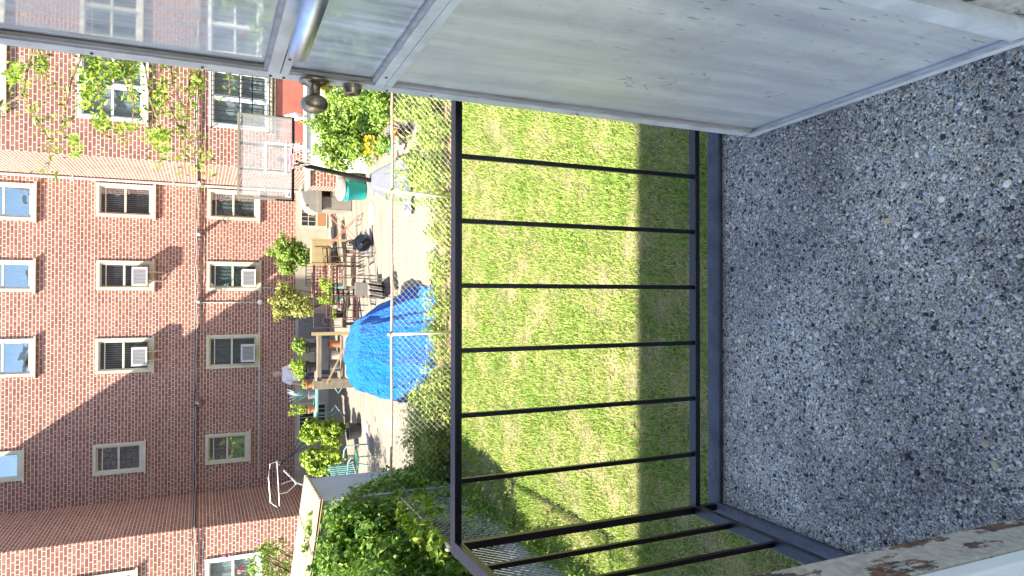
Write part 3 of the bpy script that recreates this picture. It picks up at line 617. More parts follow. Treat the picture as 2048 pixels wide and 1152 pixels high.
# air conditioners
def make_ac(p, style):
    x, y, z = p; w, h = (.235, .36); out = .30 if style == 'ac' else .22
    root = empty('air_conditioner', p, '', 'air conditioner', 'air conditioners in the cream framed windows')
    mb = MB(); mb.box((x - w, y - out, z), (x + w, y + .05, z + h)); mb.box((x - w - .02, y - out - .012, z - .01), (x - w + .035, y - out - .001, z + h + .01)); mb.box((x + w - .035, y - out - .012, z - .01), (x + w + .02, y - out - .001, z + h + .01))
    mb.box((x - w + .036, y - out - .012, z + h - .035), (x + w - .036, y - out - .001, z + h + .01)); mb.box((x - w + .036, y - out - .012, z - .01), (x + w - .036, y - out - .001, z + .03)); mb.build('casing', 'ac_white', root, p, bevel=.006)
    mb = MB(); mb.box((x - w + .036, y - out - .006, z + .031), (x + w - .036, y - out - .0012, z + h - .036), 1)
    for i in range(11): xx = x - w + .05 + i * (2 * w - .1) / 10; mb.box((xx - .004, y - out - .011, z + .032), (xx + .004, y - out - .0062, z + h - .037))
    mb.build('grille', ['ac_white', 'ac_grille'], root, p)
    if style == 'ac':
        for sx in (-.12, .12):
            mb = MB(); mb.tube([(x + sx, y - out + .03, z - .012), (x + sx, y - .012, z - .36)], .017, 6); mb.tube([(x + sx, y - out + .02, z - .022), (x + sx, y - .012, z - .022)], .013, 6); mb.build('bracket', 'bracket_steel', root, p)
    return root
labs = ['white window air conditioner on steel brackets in the upper window row, sunlit, nearer the downpipe', 'white air conditioner on steel brackets in the upper row where the slanting shadow begins',
        'white air conditioner with a panel above it in the lower row window still in sun', 'white window air conditioner with a dark mottled grille, in the shaded lower row window']
for (x, y, z, st), lb in zip(ac_at, labs): make_ac((x, y, z), st)['label'] = lb

# cables on the facade
mb = MB(); rs = np.random.default_rng(5)
for k_ in range(3):
    pts = []; z0 = 4.05 - .03 * k_
    for x in np.arange(XJL - 3.5, XJR + 4.5, .25):
        yy = (YN if (x < XJL or x > XJR) else YM) - .05 - .01 * k_
        if pts and abs(pts[-1][1] - yy) > 1: pts.append((XJL + .05 if x < 0 else XJR - .05, pts[-1][1], z0)); pts.append((XJL + .05 if x < 0 else XJR - .05, yy, z0))
        pts.append((x, yy, z0 + rs.normal() * .012))
    mb.tube(pts, .012 if k_ == 0 else .008, 6, 0 if k_ != 1 else 1)
tag(mb.build('cable', ['cable_black', 'cable_white'], base=(0, YM, 4.0)), 'thick black cable bundle strung level across the whole brick facade', 'cable')
lf = ['small white cable clamp with a looped shadow beside the lower window row, nearest the downpipe', 'white cable clamp on the wire where the thin conduit drops to the lamp', 'white cable clamp on the shaded part of the wall between the last two window columns', 'white cable clamp on the wire by the sunlit right wing corner']
for (x, y), lb in zip(((1.75, YM), (-.15, YM), (-3.0, YM), (3.12, YM - .6)), lf):
    r_ = empty('cable_clamp', (x, y, 3.98), lb, 'cable clamp', 'clamps on the facade cable')
    mb = MB(); mb.box((x - .05, y - .16, 3.93), (x + .05, y - .002, 3.99)); mb.lathe([(.03, 0), (.045, .02), (.03, .04), (.045, .06), (.03, .08)], (x, y - .17, 3.95), (0, -.3, 1), 10); mb.build('insulator', 'insulator', r_, (x, y, 3.98), smooth=False)
    mb = MB(); mb.ring((x - .02, y - .27, 3.92), .10, .010, (.3, 1, .2), 16, 0, 5); mb.ring((x + .06, y - .2, 3.90), .07, .009, (-.4, 1, .2), 16, 0, 5); mb.build('wire_loop', 'cable_black', r_, (x, y, 3.98))

# ------------------------------------------------------------------ things against the building
def thing1(mb, name, mats, base, label, cat, group=None, smooth=False, bevel=0):
    return tag(mb.build(name, mats, None, base, smooth, bevel), label, cat, group)
mb = MB(); mb.box((3.05, 17.0, 0), (6.6, 17.2, 1.62)); mb.box((3.0, 16.96, 1.621), (6.6, 17.24, 1.67)); thing1(mb, 'garden_wall', 'white_wall_paint', (4.5, 17.1, 0), 'low bright white wall behind the leafy bushes in front of the right wing', 'wall', bevel=.01)
for i, (x, z) in enumerate(((4.25, 1.80), (4.05, 1.80))):
    mb = MB(); pr = [(.0, 0), (.07, .05), (.10, .13), (.08, .22), (.035, .32), (.0, .40)]
    mb.lathe([(.035, -.08), (.06, -.06), (.03, -.02), (.05, .0)] + [(r, h) for r, h in pr[1:]], (x if i == 0 else 3.55, 16.99 if i == 0 else 17.1, z - .05), (0, 0, 1), 14)
    thing1(mb, 'finial', 'white_wall_paint', (x, 17.1, z), ['white pointed finial standing on the white wall against the orange wall', 'white pointed finial on the white wall seen through the backboard'][i], 'finial', smooth=True)
mb = MB(); mb.box((2.72, 17.5, .1), (3.18, 18.25, 1.45)); mb.box((2.68, 17.46, 1.451), (3.18, 18.27, 1.50), 1); mb.box((2.75, 17.30, .1), (3.1, 17.49, .85), 1)
thing1(mb, 'brick_pier', ['red_brick', 'stone_tile'], (2.95, 17.8, .1), 'short red brick pier with stone cap beneath the basketball net', 'pier', bevel=.01)
# hose coil
mb = MB()
for i in range(4): mb.ring((-.42 + .02 * i, YM - .12 - .02 * i, 1.32 - .03 * i), .30 - .03 * i, .013, (.2, 1, .1), 28)
mb.tube([(-.7, YM - .15, 1.15), (-.85, YM - .3, .8), (-.6, YM - .5, .45), (-.9, YM - .9, .35)], .012, 6)
thing1(mb, 'garden_hose', 'hose_green', (-.4, YM - .1, 1.2), 'green garden hose coiled on the wall above the grey basement door', 'hose')

# playhouse
PX, PY = 2.72, 18.9; pz = G(18.9)
ph = empty('playhouse', (PX, PY, pz), 'beige and grey plastic playhouse with rounded roof behind the teal bin', 'playhouse'); pb = (PX, PY, pz)
mb = MB(); w, d, h = .46, .35, .85
mb.box((PX - w, PY - d, pz), (PX - w + .05, PY + d, pz + h)); mb.box((PX + w - .05, PY - d, pz), (PX + w, PY + d, pz + h)); mb.box((PX - w + .05, PY + d - .05, pz), (PX + w - .05, PY + d, pz + h)); mb.box((PX - w + .05, PY - d, pz), (PX - .1, PY - d + .05, pz + .8)); mb.build('wall', 'beige_plastic', ph, pb, bevel=.01)
mb = MB(); n_ = 12; vs_ = []; fs_ = []
for i in range(n_ + 1):
    a_ = math.pi * i / n_; xx = PX - (w + .08) * math.cos(a_); zz = pz + h + .02 + .42 * math.sin(a_)
    vs_ += [(xx, PY - d - .08, zz), (xx, PY + d + .05, zz)]
    if i: fs_.append((2 * i - 2, 2 * i - 1, 2 * i + 1, 2 * i))
mb.add(vs_, fs_); mb.add([vs_[2 * i] for i in range(n_ + 1)], [tuple(range(n_ + 1))]); 
for i in (3, 6, 9): a_ = math.pi * i / n_; xx = PX - (w + .09) * math.cos(a_); zz = pz + h + .03 + .43 * math.sin(a_); mb.box((xx - .02, PY - d - .1, zz - .02), (xx + .02, PY + d, zz + .02))
mb.box((PX - w - .1, PY - d - .1, pz + h - .06), (PX + w + .1, PY - d - .081, pz + h + .06)); mb.build('roof', 'beige_plastic', ph, pb, bevel=.006)
mb = MB(); mb.box((PX - .1, PY - d + .01, pz), (PX + w - .05, PY - d + .04, pz + .55)); mb.box((PX + .02, PY - d - .002, pz + .2), (PX + .2, PY - d + .0095, pz + .4), 1); mb.build('door', ['olive_plastic', 'grey_plastic'], ph, pb)
mb = MB(); mb.box((PX - w + .06, PY + d - .12, pz + .02), (PX + w - .06, PY + d - .06, pz + .8)); mb.build('back_panel', 'olive_plastic', ph, pb)
# teal bin
bx_, by_ = 2.62, 17.2; bz = G(17.2); tb = empty('bin', (bx_, by_, bz), 'round teal plastic bin with a dull beige lid in front of the playhouse', 'bin')
mb = MB(); mb.lathe([(.20, 0), (.22, .02), (.25, .42), (.275, .43), (.275, .49), (.26, .50), (.25, .56)], (bx_, by_, bz), (0, 0, 1), 26); mb.build('body', 'teal_plastic', tb, (bx_, by_, bz), smooth=True)
mb = MB(); mb.lathe([(.285, 0), (.29, .04), (.25, .075), (.10, .095)], (bx_, by_, bz + .57), (0, -.28, 1), 26); mb.build('lid', 'lid_plastic', tb, (bx_, by_, bz), smooth=False)

# basketball hoop
hb = (2.3, 13.9, G(13.9)); hp = empty('basketball_hoop', hb, 'portable basketball hoop with clear backboard on a grey base by the yard fence', 'basketball hoop')
BY = 13.35; q0 = W(475, 225, y=BY); q1 = W(587, 402, y=BY); bx0, bx1, bz0, bz1 = q1[0], q0[0], q1[2], q0[2]
print('board', bx0, bx1, bz0, bz1)
mb = MB(); mb.box((bx0 + .03, BY, bz0 + .03), (bx1 - .03, BY + .012, bz1 - .03)); mb.build('backboard', 'board_acrylic', hp, hb)
mb = MB(); e = .035
mb.box((bx0, BY - .02, bz0), (bx1, BY + .03, bz0 + e), 0); mb.box((bx0, BY - .02, bz1 - e), (bx1, BY + .03, bz1), 1); mb.box((bx0, BY - .02, bz0 + e), (bx0 + e, BY + .03, bz1 - e), 1); mb.box((bx1 - e, BY - .02, bz0 + e), (bx1, BY + .03, bz1 - e), 1)
mb.box((bx0 - .01, BY - .028, bz0 - .012), (bx1 + .01, BY - .0205, bz0 + .01), 0); mb.box((bx0 - .012, BY - .028, bz0 + .01), (bx0 + .006, BY - .0205, bz0 + .32), 0); mb.box((bx1 - .006, BY - .028, bz0 + .01), (bx1 + .012, BY - .0205, bz0 + .32), 0)
xm = (bx0 + bx1) / 2; mb.box((xm - .25, BY + .031, bz0 + .05), (xm - .21, BY + .055, bz1 - .05), 0); mb.box((xm + .21, BY + .031, bz0 + .05), (xm + .25, BY + .055, bz1 - .05), 0)
mb.build('board_frame', ['black_gloss', 'beige_plastic'], hp, hb)
mb = MB(); sx0, sx1, sz0, sz1 = xm - .29, xm + .29, bz0 + .12, bz0 + .52; l_ = .04
for a_, b_ in (((sx0, sz0), (sx1, sz0 + l_)), ((sx0, sz1 - l_), (sx1, sz1)), ((sx0, sz0 + l_), (sx0 + l_, sz1 - l_)), ((sx1 - l_, sz0 + l_), (sx1, sz1 - l_))): mb.box((a_[0], BY - .004, a_[1]), (b_[0], BY - .001, b_[1]))
mb.build('target_square', 'white_wall_paint', hp, hb)
mb = MB(); mb.box((bx0 + .06, BY - .006, bz0 + .05), (bx0 + .2, BY - .0012, bz0 + .14), 0); mb.add([(bx0 + .085, BY - .007, bz0 + .06), (bx0 + .175, BY - .007, bz0 + .06), (bx0 + .085, BY - .007, bz0 + .12)], [(0, 1, 2)], 1)
mb.build('maker_badge', ['white_wall_paint', 'grey_plastic'], hp, hb)
mb = MB(); rc = W(584, 305, y=BY - .33); mb.ring((xm, BY - .33, bz0 + .06), .225, .010, (0, 0, 1), 28); mb.box((xm - .08, BY - .12, bz0 - .02), (xm + .08, BY - .021, bz0 + .08)); mb.build('rim', 'hoop_pink', hp, hb)
mb = MB(); 
for i in range(10):
    a0 = 2 * math.pi * i / 10
    for sgn in (1, -1):
        pp = [(xm + (.225 - .1 * t_) * math.cos(a0 + sgn * t_ * .9), BY - .33 + (.225 - .1 * t_) * math.sin(a0 + sgn * t_ * .9), bz0 + .055 - .32 * t_) for t_ in (0, .5, 1)]; mb.tube(pp, .004, 4)
mb.build('net', 'toy_white', hp, hb)
pt = (xm, BY + .35, bz0 - .05); pbm = W(742, 361, y=14.2)
mb = MB(); mb.tube([(xm, BY + .06, bz0 + .25), pt, tuple(pbm)], .045, 12); mb.tube([(xm, BY + .05, bz0 + .05), (xm, BY + .38, bz0 - .35)], .025, 8); mb.build('pole', 'black_gloss', hp, hb)
mb = MB(); cxb, cyb, czb = pbm; g0 = G(13.9)
top = [(cxb - .14, cyb + .16, czb + .02), (cxb + .14, cyb + .16, czb + .02), (cxb + .16, cyb - .1, czb - .0), (cxb - .16, cyb - .1, czb)]
mid = [(cxb - .34, 14.5, .30), (cxb + .34, 14.5, .30), (cxb + .42, 13.42, .20), (cxb - .42, 13.42, .20)]; bot = [(cxb - .38, 14.55, .02), (cxb + .38, 14.55, .02), (cxb + .46, 13.35, .0), (cxb - .46, 13.35, .0)]
mb.add(top + mid + bot, [(0, 1, 2, 3)[::-1]] + [(i, (i + 1) % 4, 4 + (i + 1) % 4, 4 + i) for i in range(4)] + [(4 + i, 4 + (i + 1) % 4, 8 + (i + 1) % 4, 8 + i) for i in range(4)]); mb.build('base', 'grey_plastic', hp, hb, bevel=.04)

# ------------------------------------------------------------------ chairs, stands, furniture in the yard
def loc(px, py, y, dz=0): p = W(px, py, y=y); return p
def M_(x, y, z, rz, s=1): return Matrix.Translation((x, y, z)) @ Matrix.Rotation(R(rz), 4, 'Z') @ Matrix.Scale(s, 4)
def tm(mb, M): mb.v = [tuple(M @ Vector(p)) for p in mb.v]; return mb
def iron_chair(x, y, rz, label, group, sc=1.):
    z = G(y); b_ = (x, y, z); M = M_(x, y, z, rz, sc); root = empty('iron_chair', b_, label, 'chair', group)
    mb = MB()
    for sx in (-.24, .24): mb.tube([(sx, .22, .44), (sx, .27, 1.0)], .012, 6)
    mb.tube([(-.24, .27, 1.0), (.24, .27, 1.0)], .012, 6); mb.tube([(-.24, .24, .56), (.24, .24, .56)], .009, 6); mb.tube([(-.24, .262, .92), (.24, .262, .92)], .007, 6)
    mb.ring((0, .25, .74), .135, .008, (0, 1, -.05), 18)
    for k_ in range(4): a_ = k_ * math.pi / 2; mb.ring((.07 * math.cos(a_), .25, .74 + .07 * math.sin(a_)), .066, .007, (0, 1, 0), 12)
    tm(mb, M).build('backrest', 'rust_iron', root, b_)
    mb = MB(); mb.box((-.25, -.24, .43), (.25, -.21, .45)); mb.box((-.25, .21, .43), (.25, .24, .45)); mb.box((-.25, -.21, .43), (-.22, .21, .45)); mb.box((.22, -.21, .43), (.25, .21, .45))
    for i in range(6): xx = -.18 + i * .072; mb.tube([(xx, -.21, .44), (xx, .21, .44)], .006, 5)
    tm(mb, M).build('seat', 'rust_iron', root, b_)
    for sx in (-.24, .24):
        for sy in (-.22, .22): mb = MB(); mb.tube([(sx, sy, .43), (sx * 1.05, sy * 1.15, 0)], .011, 6); tm(mb, M).build('leg', 'rust_iron', root, b_)
    for sx in (-.24, .24): mb = MB(); mb.tube([(sx, .24, .68), (sx, -.18, .66), (sx, -.23, .44)], .010, 6); tm(mb, M).build('armrest', 'rust_iron', root, b_)
    return root
GC = 'rusty iron chairs in the yard'
p = W(735, 532, y=16.4); iron_chair(p[0], 16.4, 6, 'rusty iron garden chair with ring back, on the hoop side of the pair', GC, 1.08)
p = W(735, 615, y=16.2); iron_chair(p[0], 16.2, -4, 'rusty iron garden chair with ring back, right against the blue tarp', GC, 1.08)
def black_chair(x, y, rz, label):
    z = G(y); b_ = (x, y, z); M = M_(x, y, z, rz); root = empty('metal_chair', b_, label, 'chair', 'black metal chairs in the yard')
    mb = MB(); mb.box((-.2, -.2, .42), (.2, .2, .44)); tm(mb, M).build('seat', 'black_paint', root, b_)
    mb = MB(); mb.tube([(-.2, .2, .44), (-.2, .25, .92), (.2, .25, .92), (.2, .2, .44)], .013, 6)
    for zz in (.56, .68, .80): mb.box((-.19, .205 + (zz - .44) * .1, zz), (.19, .215 + (zz - .44) * .1, zz + .035))
    tm(mb, M).build('backrest', 'black_paint', root, b_)
    for sx in (-.19, .19):
        for sy in (-.19, .19): mb = MB(); mb.tube([(sx, sy, .42), (sx * 1.1, sy * 1.1, 0)], .012, 6); tm(mb, M).build('leg', 'black_paint', root, b_)
p = W(712, 505, y=17.6); black_chair(p[0], 17.5, 20, 'black metal slat back chair beside the parasol stand')
p = W(712, 600, y=17.2); black_chair(p[0], 17.1, -160, 'black metal slat back chair standing under the end of the plank bench')
# folding wooden rack
p = W(715, 460, y=17.6); fb = (p[0], 17.6, G(17.6)); fr_ = empty('drying_rack', fb, 'pinkish wooden folding drying rack leaning open on the concrete', 'drying rack')
for q, s_ in ((0, 1), (1, -1)):
    mb = MB(); x_, y_, z_ = fb; dx = .42 * s_
    for oy in (-.25, .25): mb.tube([(x_ - dx, y_ + oy, z_ + .0), (x_ + dx, y_ + oy, z_ + .8)], .014, 4)
    for t_ in (.1, .5, .95): mb.tube([(x_ - dx + 2 * dx * t_, y_ - .25, z_ + .8 * t_), (x_ - dx + 2 * dx * t_, y_ + .25, z_ + .8 * t_)], .009, 5)
    mb.build('rack_frame', 'tile_red', fr_, fb)
p = W(708, 560, y=17.4); x_, y_, z_ = p[0], 17.3, G(17.3); b_ = (x_, y_, z_); kt = empty('metal_table', b_, 'black metal mesh table between the two black slat back chairs', 'table')
mb = MB()
for i in range(9): mb.box((x_ - .35 + i * .0825, y_ - .28, z_ + .70), (x_ - .33 + i * .0825, y_ + .28, z_ + .712))
mb.box((x_ - .36, y_ - .30, z_ + .69), (x_ + .36, y_ - .281, z_ + .72)); mb.box((x_ - .36, y_ + .281, z_ + .69), (x_ + .36, y_ + .30, z_ + .72)); mb.build('tabletop', 'black_paint', kt, b_)
for sx in (-.34, .34):
    for sy in (-.28, .28): mb = MB(); mb.tube([(x_ + sx, y_ + sy, z_ + .69), (x_ + sx, y_ + sy, z_)], .013, 6); mb.build('leg', 'black_paint', kt, b_)
# umbrella stand with folded iron umbrella base + dark slab painted as ground shadow
p = W(740, 490, y=17.0); x_, y_, z_ = p[0], 16.6, G(16.6); b_ = (x_, y_, z_)
us = empty('umbrella_stand', b_, 'black cast iron parasol stand lying among the rusty chairs', 'parasol stand')
mb = MB(); mb.lathe([(.21, 0), (.21, .025), (.17, .035), (.16, .02), (.04, .05), (.03, .10)], (x_, y_ - .15, z_ + .24), (.1, -.8, .35), 22); mb.build('base_disc', 'black_gloss', us, b_)
mb = MB(); mb.tube([(x_, y_ - .05, z_ + .26), (x_ + .05, y_ + .5, z_ + .42)], .03, 8); 
for i in range(4): mb.ring((x_ + .04, y_ + .15 + i * .1, z_ + .32 + i * .04), .07, .010, (.1, 1, .3), 12)
mb.build('stem', 'black_gloss', us, b_)
p = W(738, 485, z=G(16.8)); mb = MB(); 
tag(mb.box((p[0] - .38, p[1] - .35, G(16.8) + .006), (p[0] + .38, p[1] + .45, G(16.8) + .02)).build('ground_shadow', 'pot_grey', None, (p[0], p[1], G(16.8))), 'flat dark grey slab painted as shadow on the concrete under the parasol stand', 'mat')  # thin dark slab standing in for a shadow on the paving
# wooden cupboard boards
p = W(660, 505, y=19.3); x_, y_, z_ = p[0], 19.3, G(19.3); b_ = (x_, y_, z_)
wc = empty('wooden_cabinet', b_, 'pale yellow wooden cabinet on legs below the first tall bush', 'cabinet')
ztop = W(622, 505, y=19.3)[2]
mb = MB(); mb.box((x_ - .30, y_ - .16, z_ + .42), (x_ + .30, y_ + .2, ztop)); mb.build('box', 'wood_pale', wc, b_, bevel=.006)
mb = MB(); mb.box((x_ - .28, y_ - .18, z_ + .46), (x_ + .13, y_ - .1615, ztop - .05)); mb.build('door', 'wood_pale', wc, b_, bevel=.004)
for sx in (-.33, .33): mb = MB(); mb.box((x_ + sx - .028, y_ - .17, z_), (x_ + sx + .028, y_ - .11, ztop + .03)); mb.build('post', 'wood_pale', wc, b_)
# plank bench carrying pots
pa, pc = W(687, 495, y=18.2), W(687, 655, y=18.2); zb_ = pa[2]; x0_, x1_ = pc[0], pa[0]; b_ = ((x0_ + x1_) / 2, 18.2, G(18.2))
wb = empty('plank_bench', b_, 'long weathered plank bench with small teal pots along it', 'bench')
mb = MB(); mb.box((x0_, 18.02, zb_ - .05), (x1_, 18.32, zb_ + .03)); mb.build('seat', 'wood_weathered', wb, b_, bevel=.005)
for xx in (x0_ + .1, (x0_ + x1_) / 2, x1_ - .1): mb = MB(); mb.box((xx - .035, 18.05, G(18.2) - .01), (xx + .035, 18.28, zb_ - .0505)); mb.build('leg', 'wood_weathered', wb, b_)
def potted(px, py, y, zb, r, h, mat, lobes, n, size, lm, label, name='potted_plant', group='pots in the yard', tilt=(0, 0, 1)):
    x = W(px, py, y=y)[0]; b_ = (x, y, zb); root = empty(name, b_, label, 'potted plant', group)
    mb = MB(); mb.lathe([(r * .72, 0), (r * .95, h * .85), (r * 1.08, h * .86), (r * 1.08, h), (r * .9, h), (r * .88, h * .93)], b_, tilt, 16); mb.build('pot', mat, root, b_, smooth=False)
    L = [((x + a, y + b, zb + c), (d, d * .9, e)) for a, b, c, d, e in lobes]
    foliage('foliage', L, n, size, lm, root, b_, .45)
    stems('stem', (x, y, zb + h * .9), L, 5, .006, 'twig', root, b_); return root
zt = zb_ + .031
potted(678, 573, 18.17, zt, .10, .20, 'pot_teal', [(0, 0, .38, .20, .18), (.1, 0, .5, .14, .12)], 900, .055, 'lime_leaf', 'lime green leafy plant in a teal pot on the plank bench, further from the tarp')
potted(678, 597, 18.17, zt, .09, .18, 'pot_teal', [(0, 0, .34, .20, .16), (.0, 0, .5, .12, .12)], 900, .05, 'lime_leaf', 'lime green leafy plant in a teal pot on the plank bench, nearer the tarp')
potted(675, 628, 18.17, zt, .11, .14, 'pot_black', [(0, 0, .2, .13, .06)], 300, .05, 'lime_leaf', 'low sprout in a black pot at the end of the plank bench')
# iron scroll panel behind the bench
p = W(650, 618, y=19.0); x_, y_, z_ = p[0], 19.0, G(19); b_ = (x_, y_, z_); mb = MB()
for sx in (-.5, .5): mb.tube([(x_ + sx, y_, z_), (x_ + sx, y_, z_ + .95)], .012, 5)
for zz in (.15, .9): mb.tube([(x_ - .5, y_, z_ + zz), (x_ + .5, y_, z_ + zz)], .011, 5)
for i in range(3): mb.ring((x_ - .3 + .3 * i, y_, z_ + .55), .12, .008, (0, 1, 0), 14)
for i in range(7): mb.tube([(x_ - .45 + .15 * i, y_, z_ + .15), (x_ - .45 + .15 * i, y_, z_ + .42)], .007, 5)
thing1(mb, 'scroll_fence', 'rust_iron', b_, 'rusty iron fence panel with scroll rings standing behind the plank bench', 'fence panel')
p = W(628, 540, y=19.9); x_, y_, z_ = p[0], 19.9, G(19.9); b_ = (x_, y_, z_); mb = MB(); zt2 = W(612, 540, y=19.9)[2]
for zz in (z_ + .7, zt2): mb.tube([(x_ - .45, y_, zz), (x_ + .45, y_, zz)], .014, 5)
for i in range(11): mb.tube([(x_ - .45 + .09 * i, y_, z_), (x_ - .45 + .09 * i, y_, zt2)], .008, 5)
thing1(mb, 'stair_railing', 'black_paint', b_, 'small black picket railing between the two tall bushes', 'railing')
mb = MB(); p = W(655, 560, y=20.4); mb.box((p[0] - .5, 20.1, G(20.3) - .01), (p[0] + .45, 20.9, .95)); mb.box((p[0] - .5, 19.8, G(19.8) - .01), (p[0] + .45, 20.09, .62)); thing1(mb, 'brick_steps', 'red_brick', (p[0], 20.3, G(20)), 'two red brick steps behind the small picket railing', 'steps', bevel=.01)
# toy chair and folding chair
p = W(740, 578, y=16.0); x_, y_, z_ = p[0], 15.7, G(15.7); b_ = (x_, y_, z_); tc_ = empty('toy_chair', b_, 'small light grey plastic child chair between the rusty chairs', 'chair')
mb = MB(); mb.box((x_ - .15, y_ - .15, z_ + .26), (x_ + .15, y_ + .15, z_ + .29)); mb.build('seat', 'lid_plastic', tc_, b_, bevel=.01)
mb = MB(); mb.box((x_ - .15, y_ + .13, z_ + .291), (x_ + .15, y_ + .155, z_ + .58)); mb.build('backrest', 'lid_plastic', tc_, b_, bevel=.03)
for sx in (-.12, .12):
    for sy in (-.12, .12): mb = MB(); mb.tube([(x_ + sx, y_ + sy, z_ + .26), (x_ + sx * 1.2, y_ + sy * 1.2, z_)], .014, 6); mb.build('leg', 'lid_plastic', tc_, b_)
p = W(772, 585, y=15.0); x_, y_, z_ = p[0], 14.7, G(14.7); b_ = (x_, y_, z_); fc = empty('folding_chair', b_, 'black and white striped folding chair tipped over beside the tarp', 'chair')
M = M_(x_, y_, z_, 25) @ Matrix.Rotation(R(18), 4, 'X'); mb = MB()
for i in range(6): mb.box((-.2 + i * .068, -.02, .3), (-.2 + i * .068 + .05, .0, .62), i % 2)
tm(mb, M).build('backrest', ['black_gloss', 'toy_white'], fc, b_)
mb = MB(); mb.box((-.2, -.3, .27), (.2, .0, .295)); tm(mb, M).build('seat', 'black_gloss', fc, b_)
for sx in (-.21, .21): mb = MB(); mb.tube([(sx, .0, .65), (sx, -.25, .02)], .012, 5); mb.tube([(sx * .93, -.28, .28), (sx * .93, .15, .0)], .012, 5); tm(mb, M).build('leg', 'chrome', fc, b_)

# workbench rack with pots
ya = 17.6; pa = W(632, 668, y=ya); pc = W(632, 762, y=ya); x0_, x1_ = pc[0], pa[0]; zt = pa[2]; zg = G(ya); b_ = ((x0_ + x1_) / 2, ya, zg)
wr = empty('potting_bench', b_, 'rough wooden potting bench stacked with pots behind the blue tarp', 'bench')
mb = MB(); mb.box((x0_ - .03, ya - .25, zt - .10), (x1_ + .03, ya + .25, zt)); mb.box((x0_ + .05, ya - .25, zt - .62), (x1_ - .05, ya + .25, zt - .57)); mb.build('shelf', 'wood_weathered', wr, b_, bevel=.006)
for xx in (x0_, x1_):
    for yy in (ya - .27, ya + .27): mb = MB(); mb.box((xx - .025, yy - .025, zg - .01), (xx + .025, yy + .025, zt + .12)); mb.build('leg', 'wood_weathered' if xx == x0_ else 'wood_dark', wr, b_)
mb = MB(); mb.box((x1_ - .02, ya - .36, zg + .1), (x1_ + .06, ya - .31, zt + .15)); mb.tube([(x0_ - .05, ya - .34, zg + .9), (x1_ - .1, ya - .34, zg + .35)], .025, 4); mb.build('brace', 'wood_pale', wr, b_)
def bucket(x, y, z, r, h, mat, label, group='pots on the potting bench'):
    mb = MB(); mb.lathe([(r * .8, 0), (r, h), (r * 1.06, h), (r * 1.06, h * 1.05), (r * .9, h * 1.04), (r * .85, h * .8)], (x, y, z), (0, 0, 1), 16); return thing1(mb, 'plant_pot', mat, (x, y, z), label, 'plant pot', group)
zs2 = zt - .569
bucket(x0_ + .32, ya - .05, zs2, .13, .24, 'pot_grey', 'grey pot on the lower shelf of the potting bench')
bucket(x0_ + .62, ya - .05, zs2, .12, .20, 'toy_white', 'pale pot on the lower shelf of the potting bench')
bucket(x0_ + .90, ya - .05, zs2, .11, .26, 'terracotta', 'terracotta pot on the lower shelf of the potting bench')
def pp(x, y, z, r, h, mat, lobes, n, size, lm, label, asp=.45):
    b_ = (x, y, z); root = empty('potted_plant', b_, label, 'potted plant', 'potted plants')
    mb = MB(); mb.lathe([(r * .72, 0), (r * .95, h * .85), (r * 1.08, h * .86), (r * 1.08, h), (r * .9, h), (r * .88, h * .93)], b_, (0, 0, 1), 16); mb.build('pot', mat, root, b_)
    L = [((x + a, y + b, z + c), (d, d * .9, e)) for a, b, c, d, e in lobes]
    foliage('foliage', L, n, size, lm, root, b_, asp); stems('stem', (x, y, z + h * .9), L, 6, .006, 'twig', root, b_); return root
ztp = zt + .001
xa_ = W(600, 695, y=ya)[0]; xb_ = W(600, 735, y=ya)[0]
pp(xa_, ya, ztp, .14, .22, 'pot_black', [(0, 0, .36, .2, .13), (.05, 0, .48, .15, .12)], 1300, .06, 'bush_leaf', 'dark leaved potted plant on top of the potting bench, nearer the grey door')
pp(xb_, ya, ztp, .15, .22, 'pot_black', [(.05, 0, .38, .24, .14), (-.12, 0, .40, .2, .14), (.05, 0, .52, .18, .1)], 2200, .05, 'lime_leaf', 'bushy bright lime potted plant on top of the potting bench beside the person')
x_ = W(620, 768, y=17.9)[0]; mb = MB(); mb.box((x_ - .13, 17.78, G(17.7) - .01), (x_ + .13, 18.02, 1.33)); thing1(mb, 'wooden_crate', 'wood_weathered', (x_, 17.9, G(17.9)), 'tall narrow weathered wooden crate carrying the terracotta planter beside the potting bench', 'crate', bevel=.01)
p = W(622, 768, y=17.9); pp(p[0], 17.9, 1.331, .11, .17, 'terracotta', [(0, 0, .22, .1, .05)], 160, .05, 'lime_leaf', 'terracotta pot with low green sprouts beside the person')
# striped mat/table between rack and tarp
p = W(697, 720, y=15.6); mb = MB(); mb.box((p[0] - .42, 15.3, p[2] - .03), (p[0] + .42, 16.0, p[2] + .0)); bq = (p[0], 15.6, G(15.6)); tt = empty('folding_table', bq, 'low folding table under a wavy striped cloth just behind the tarp', 'table'); mb.build('tabletop', 'patterned_cloth', tt, bq)
for sx in (-.38, .38):
    for yy in (15.34, 15.96): mb = MB(); mb.tube([(p[0] + sx, yy, p[2] - .031), (p[0] + sx, yy, G(yy))], .014, 6); mb.build('leg', 'chrome', tt, bq)
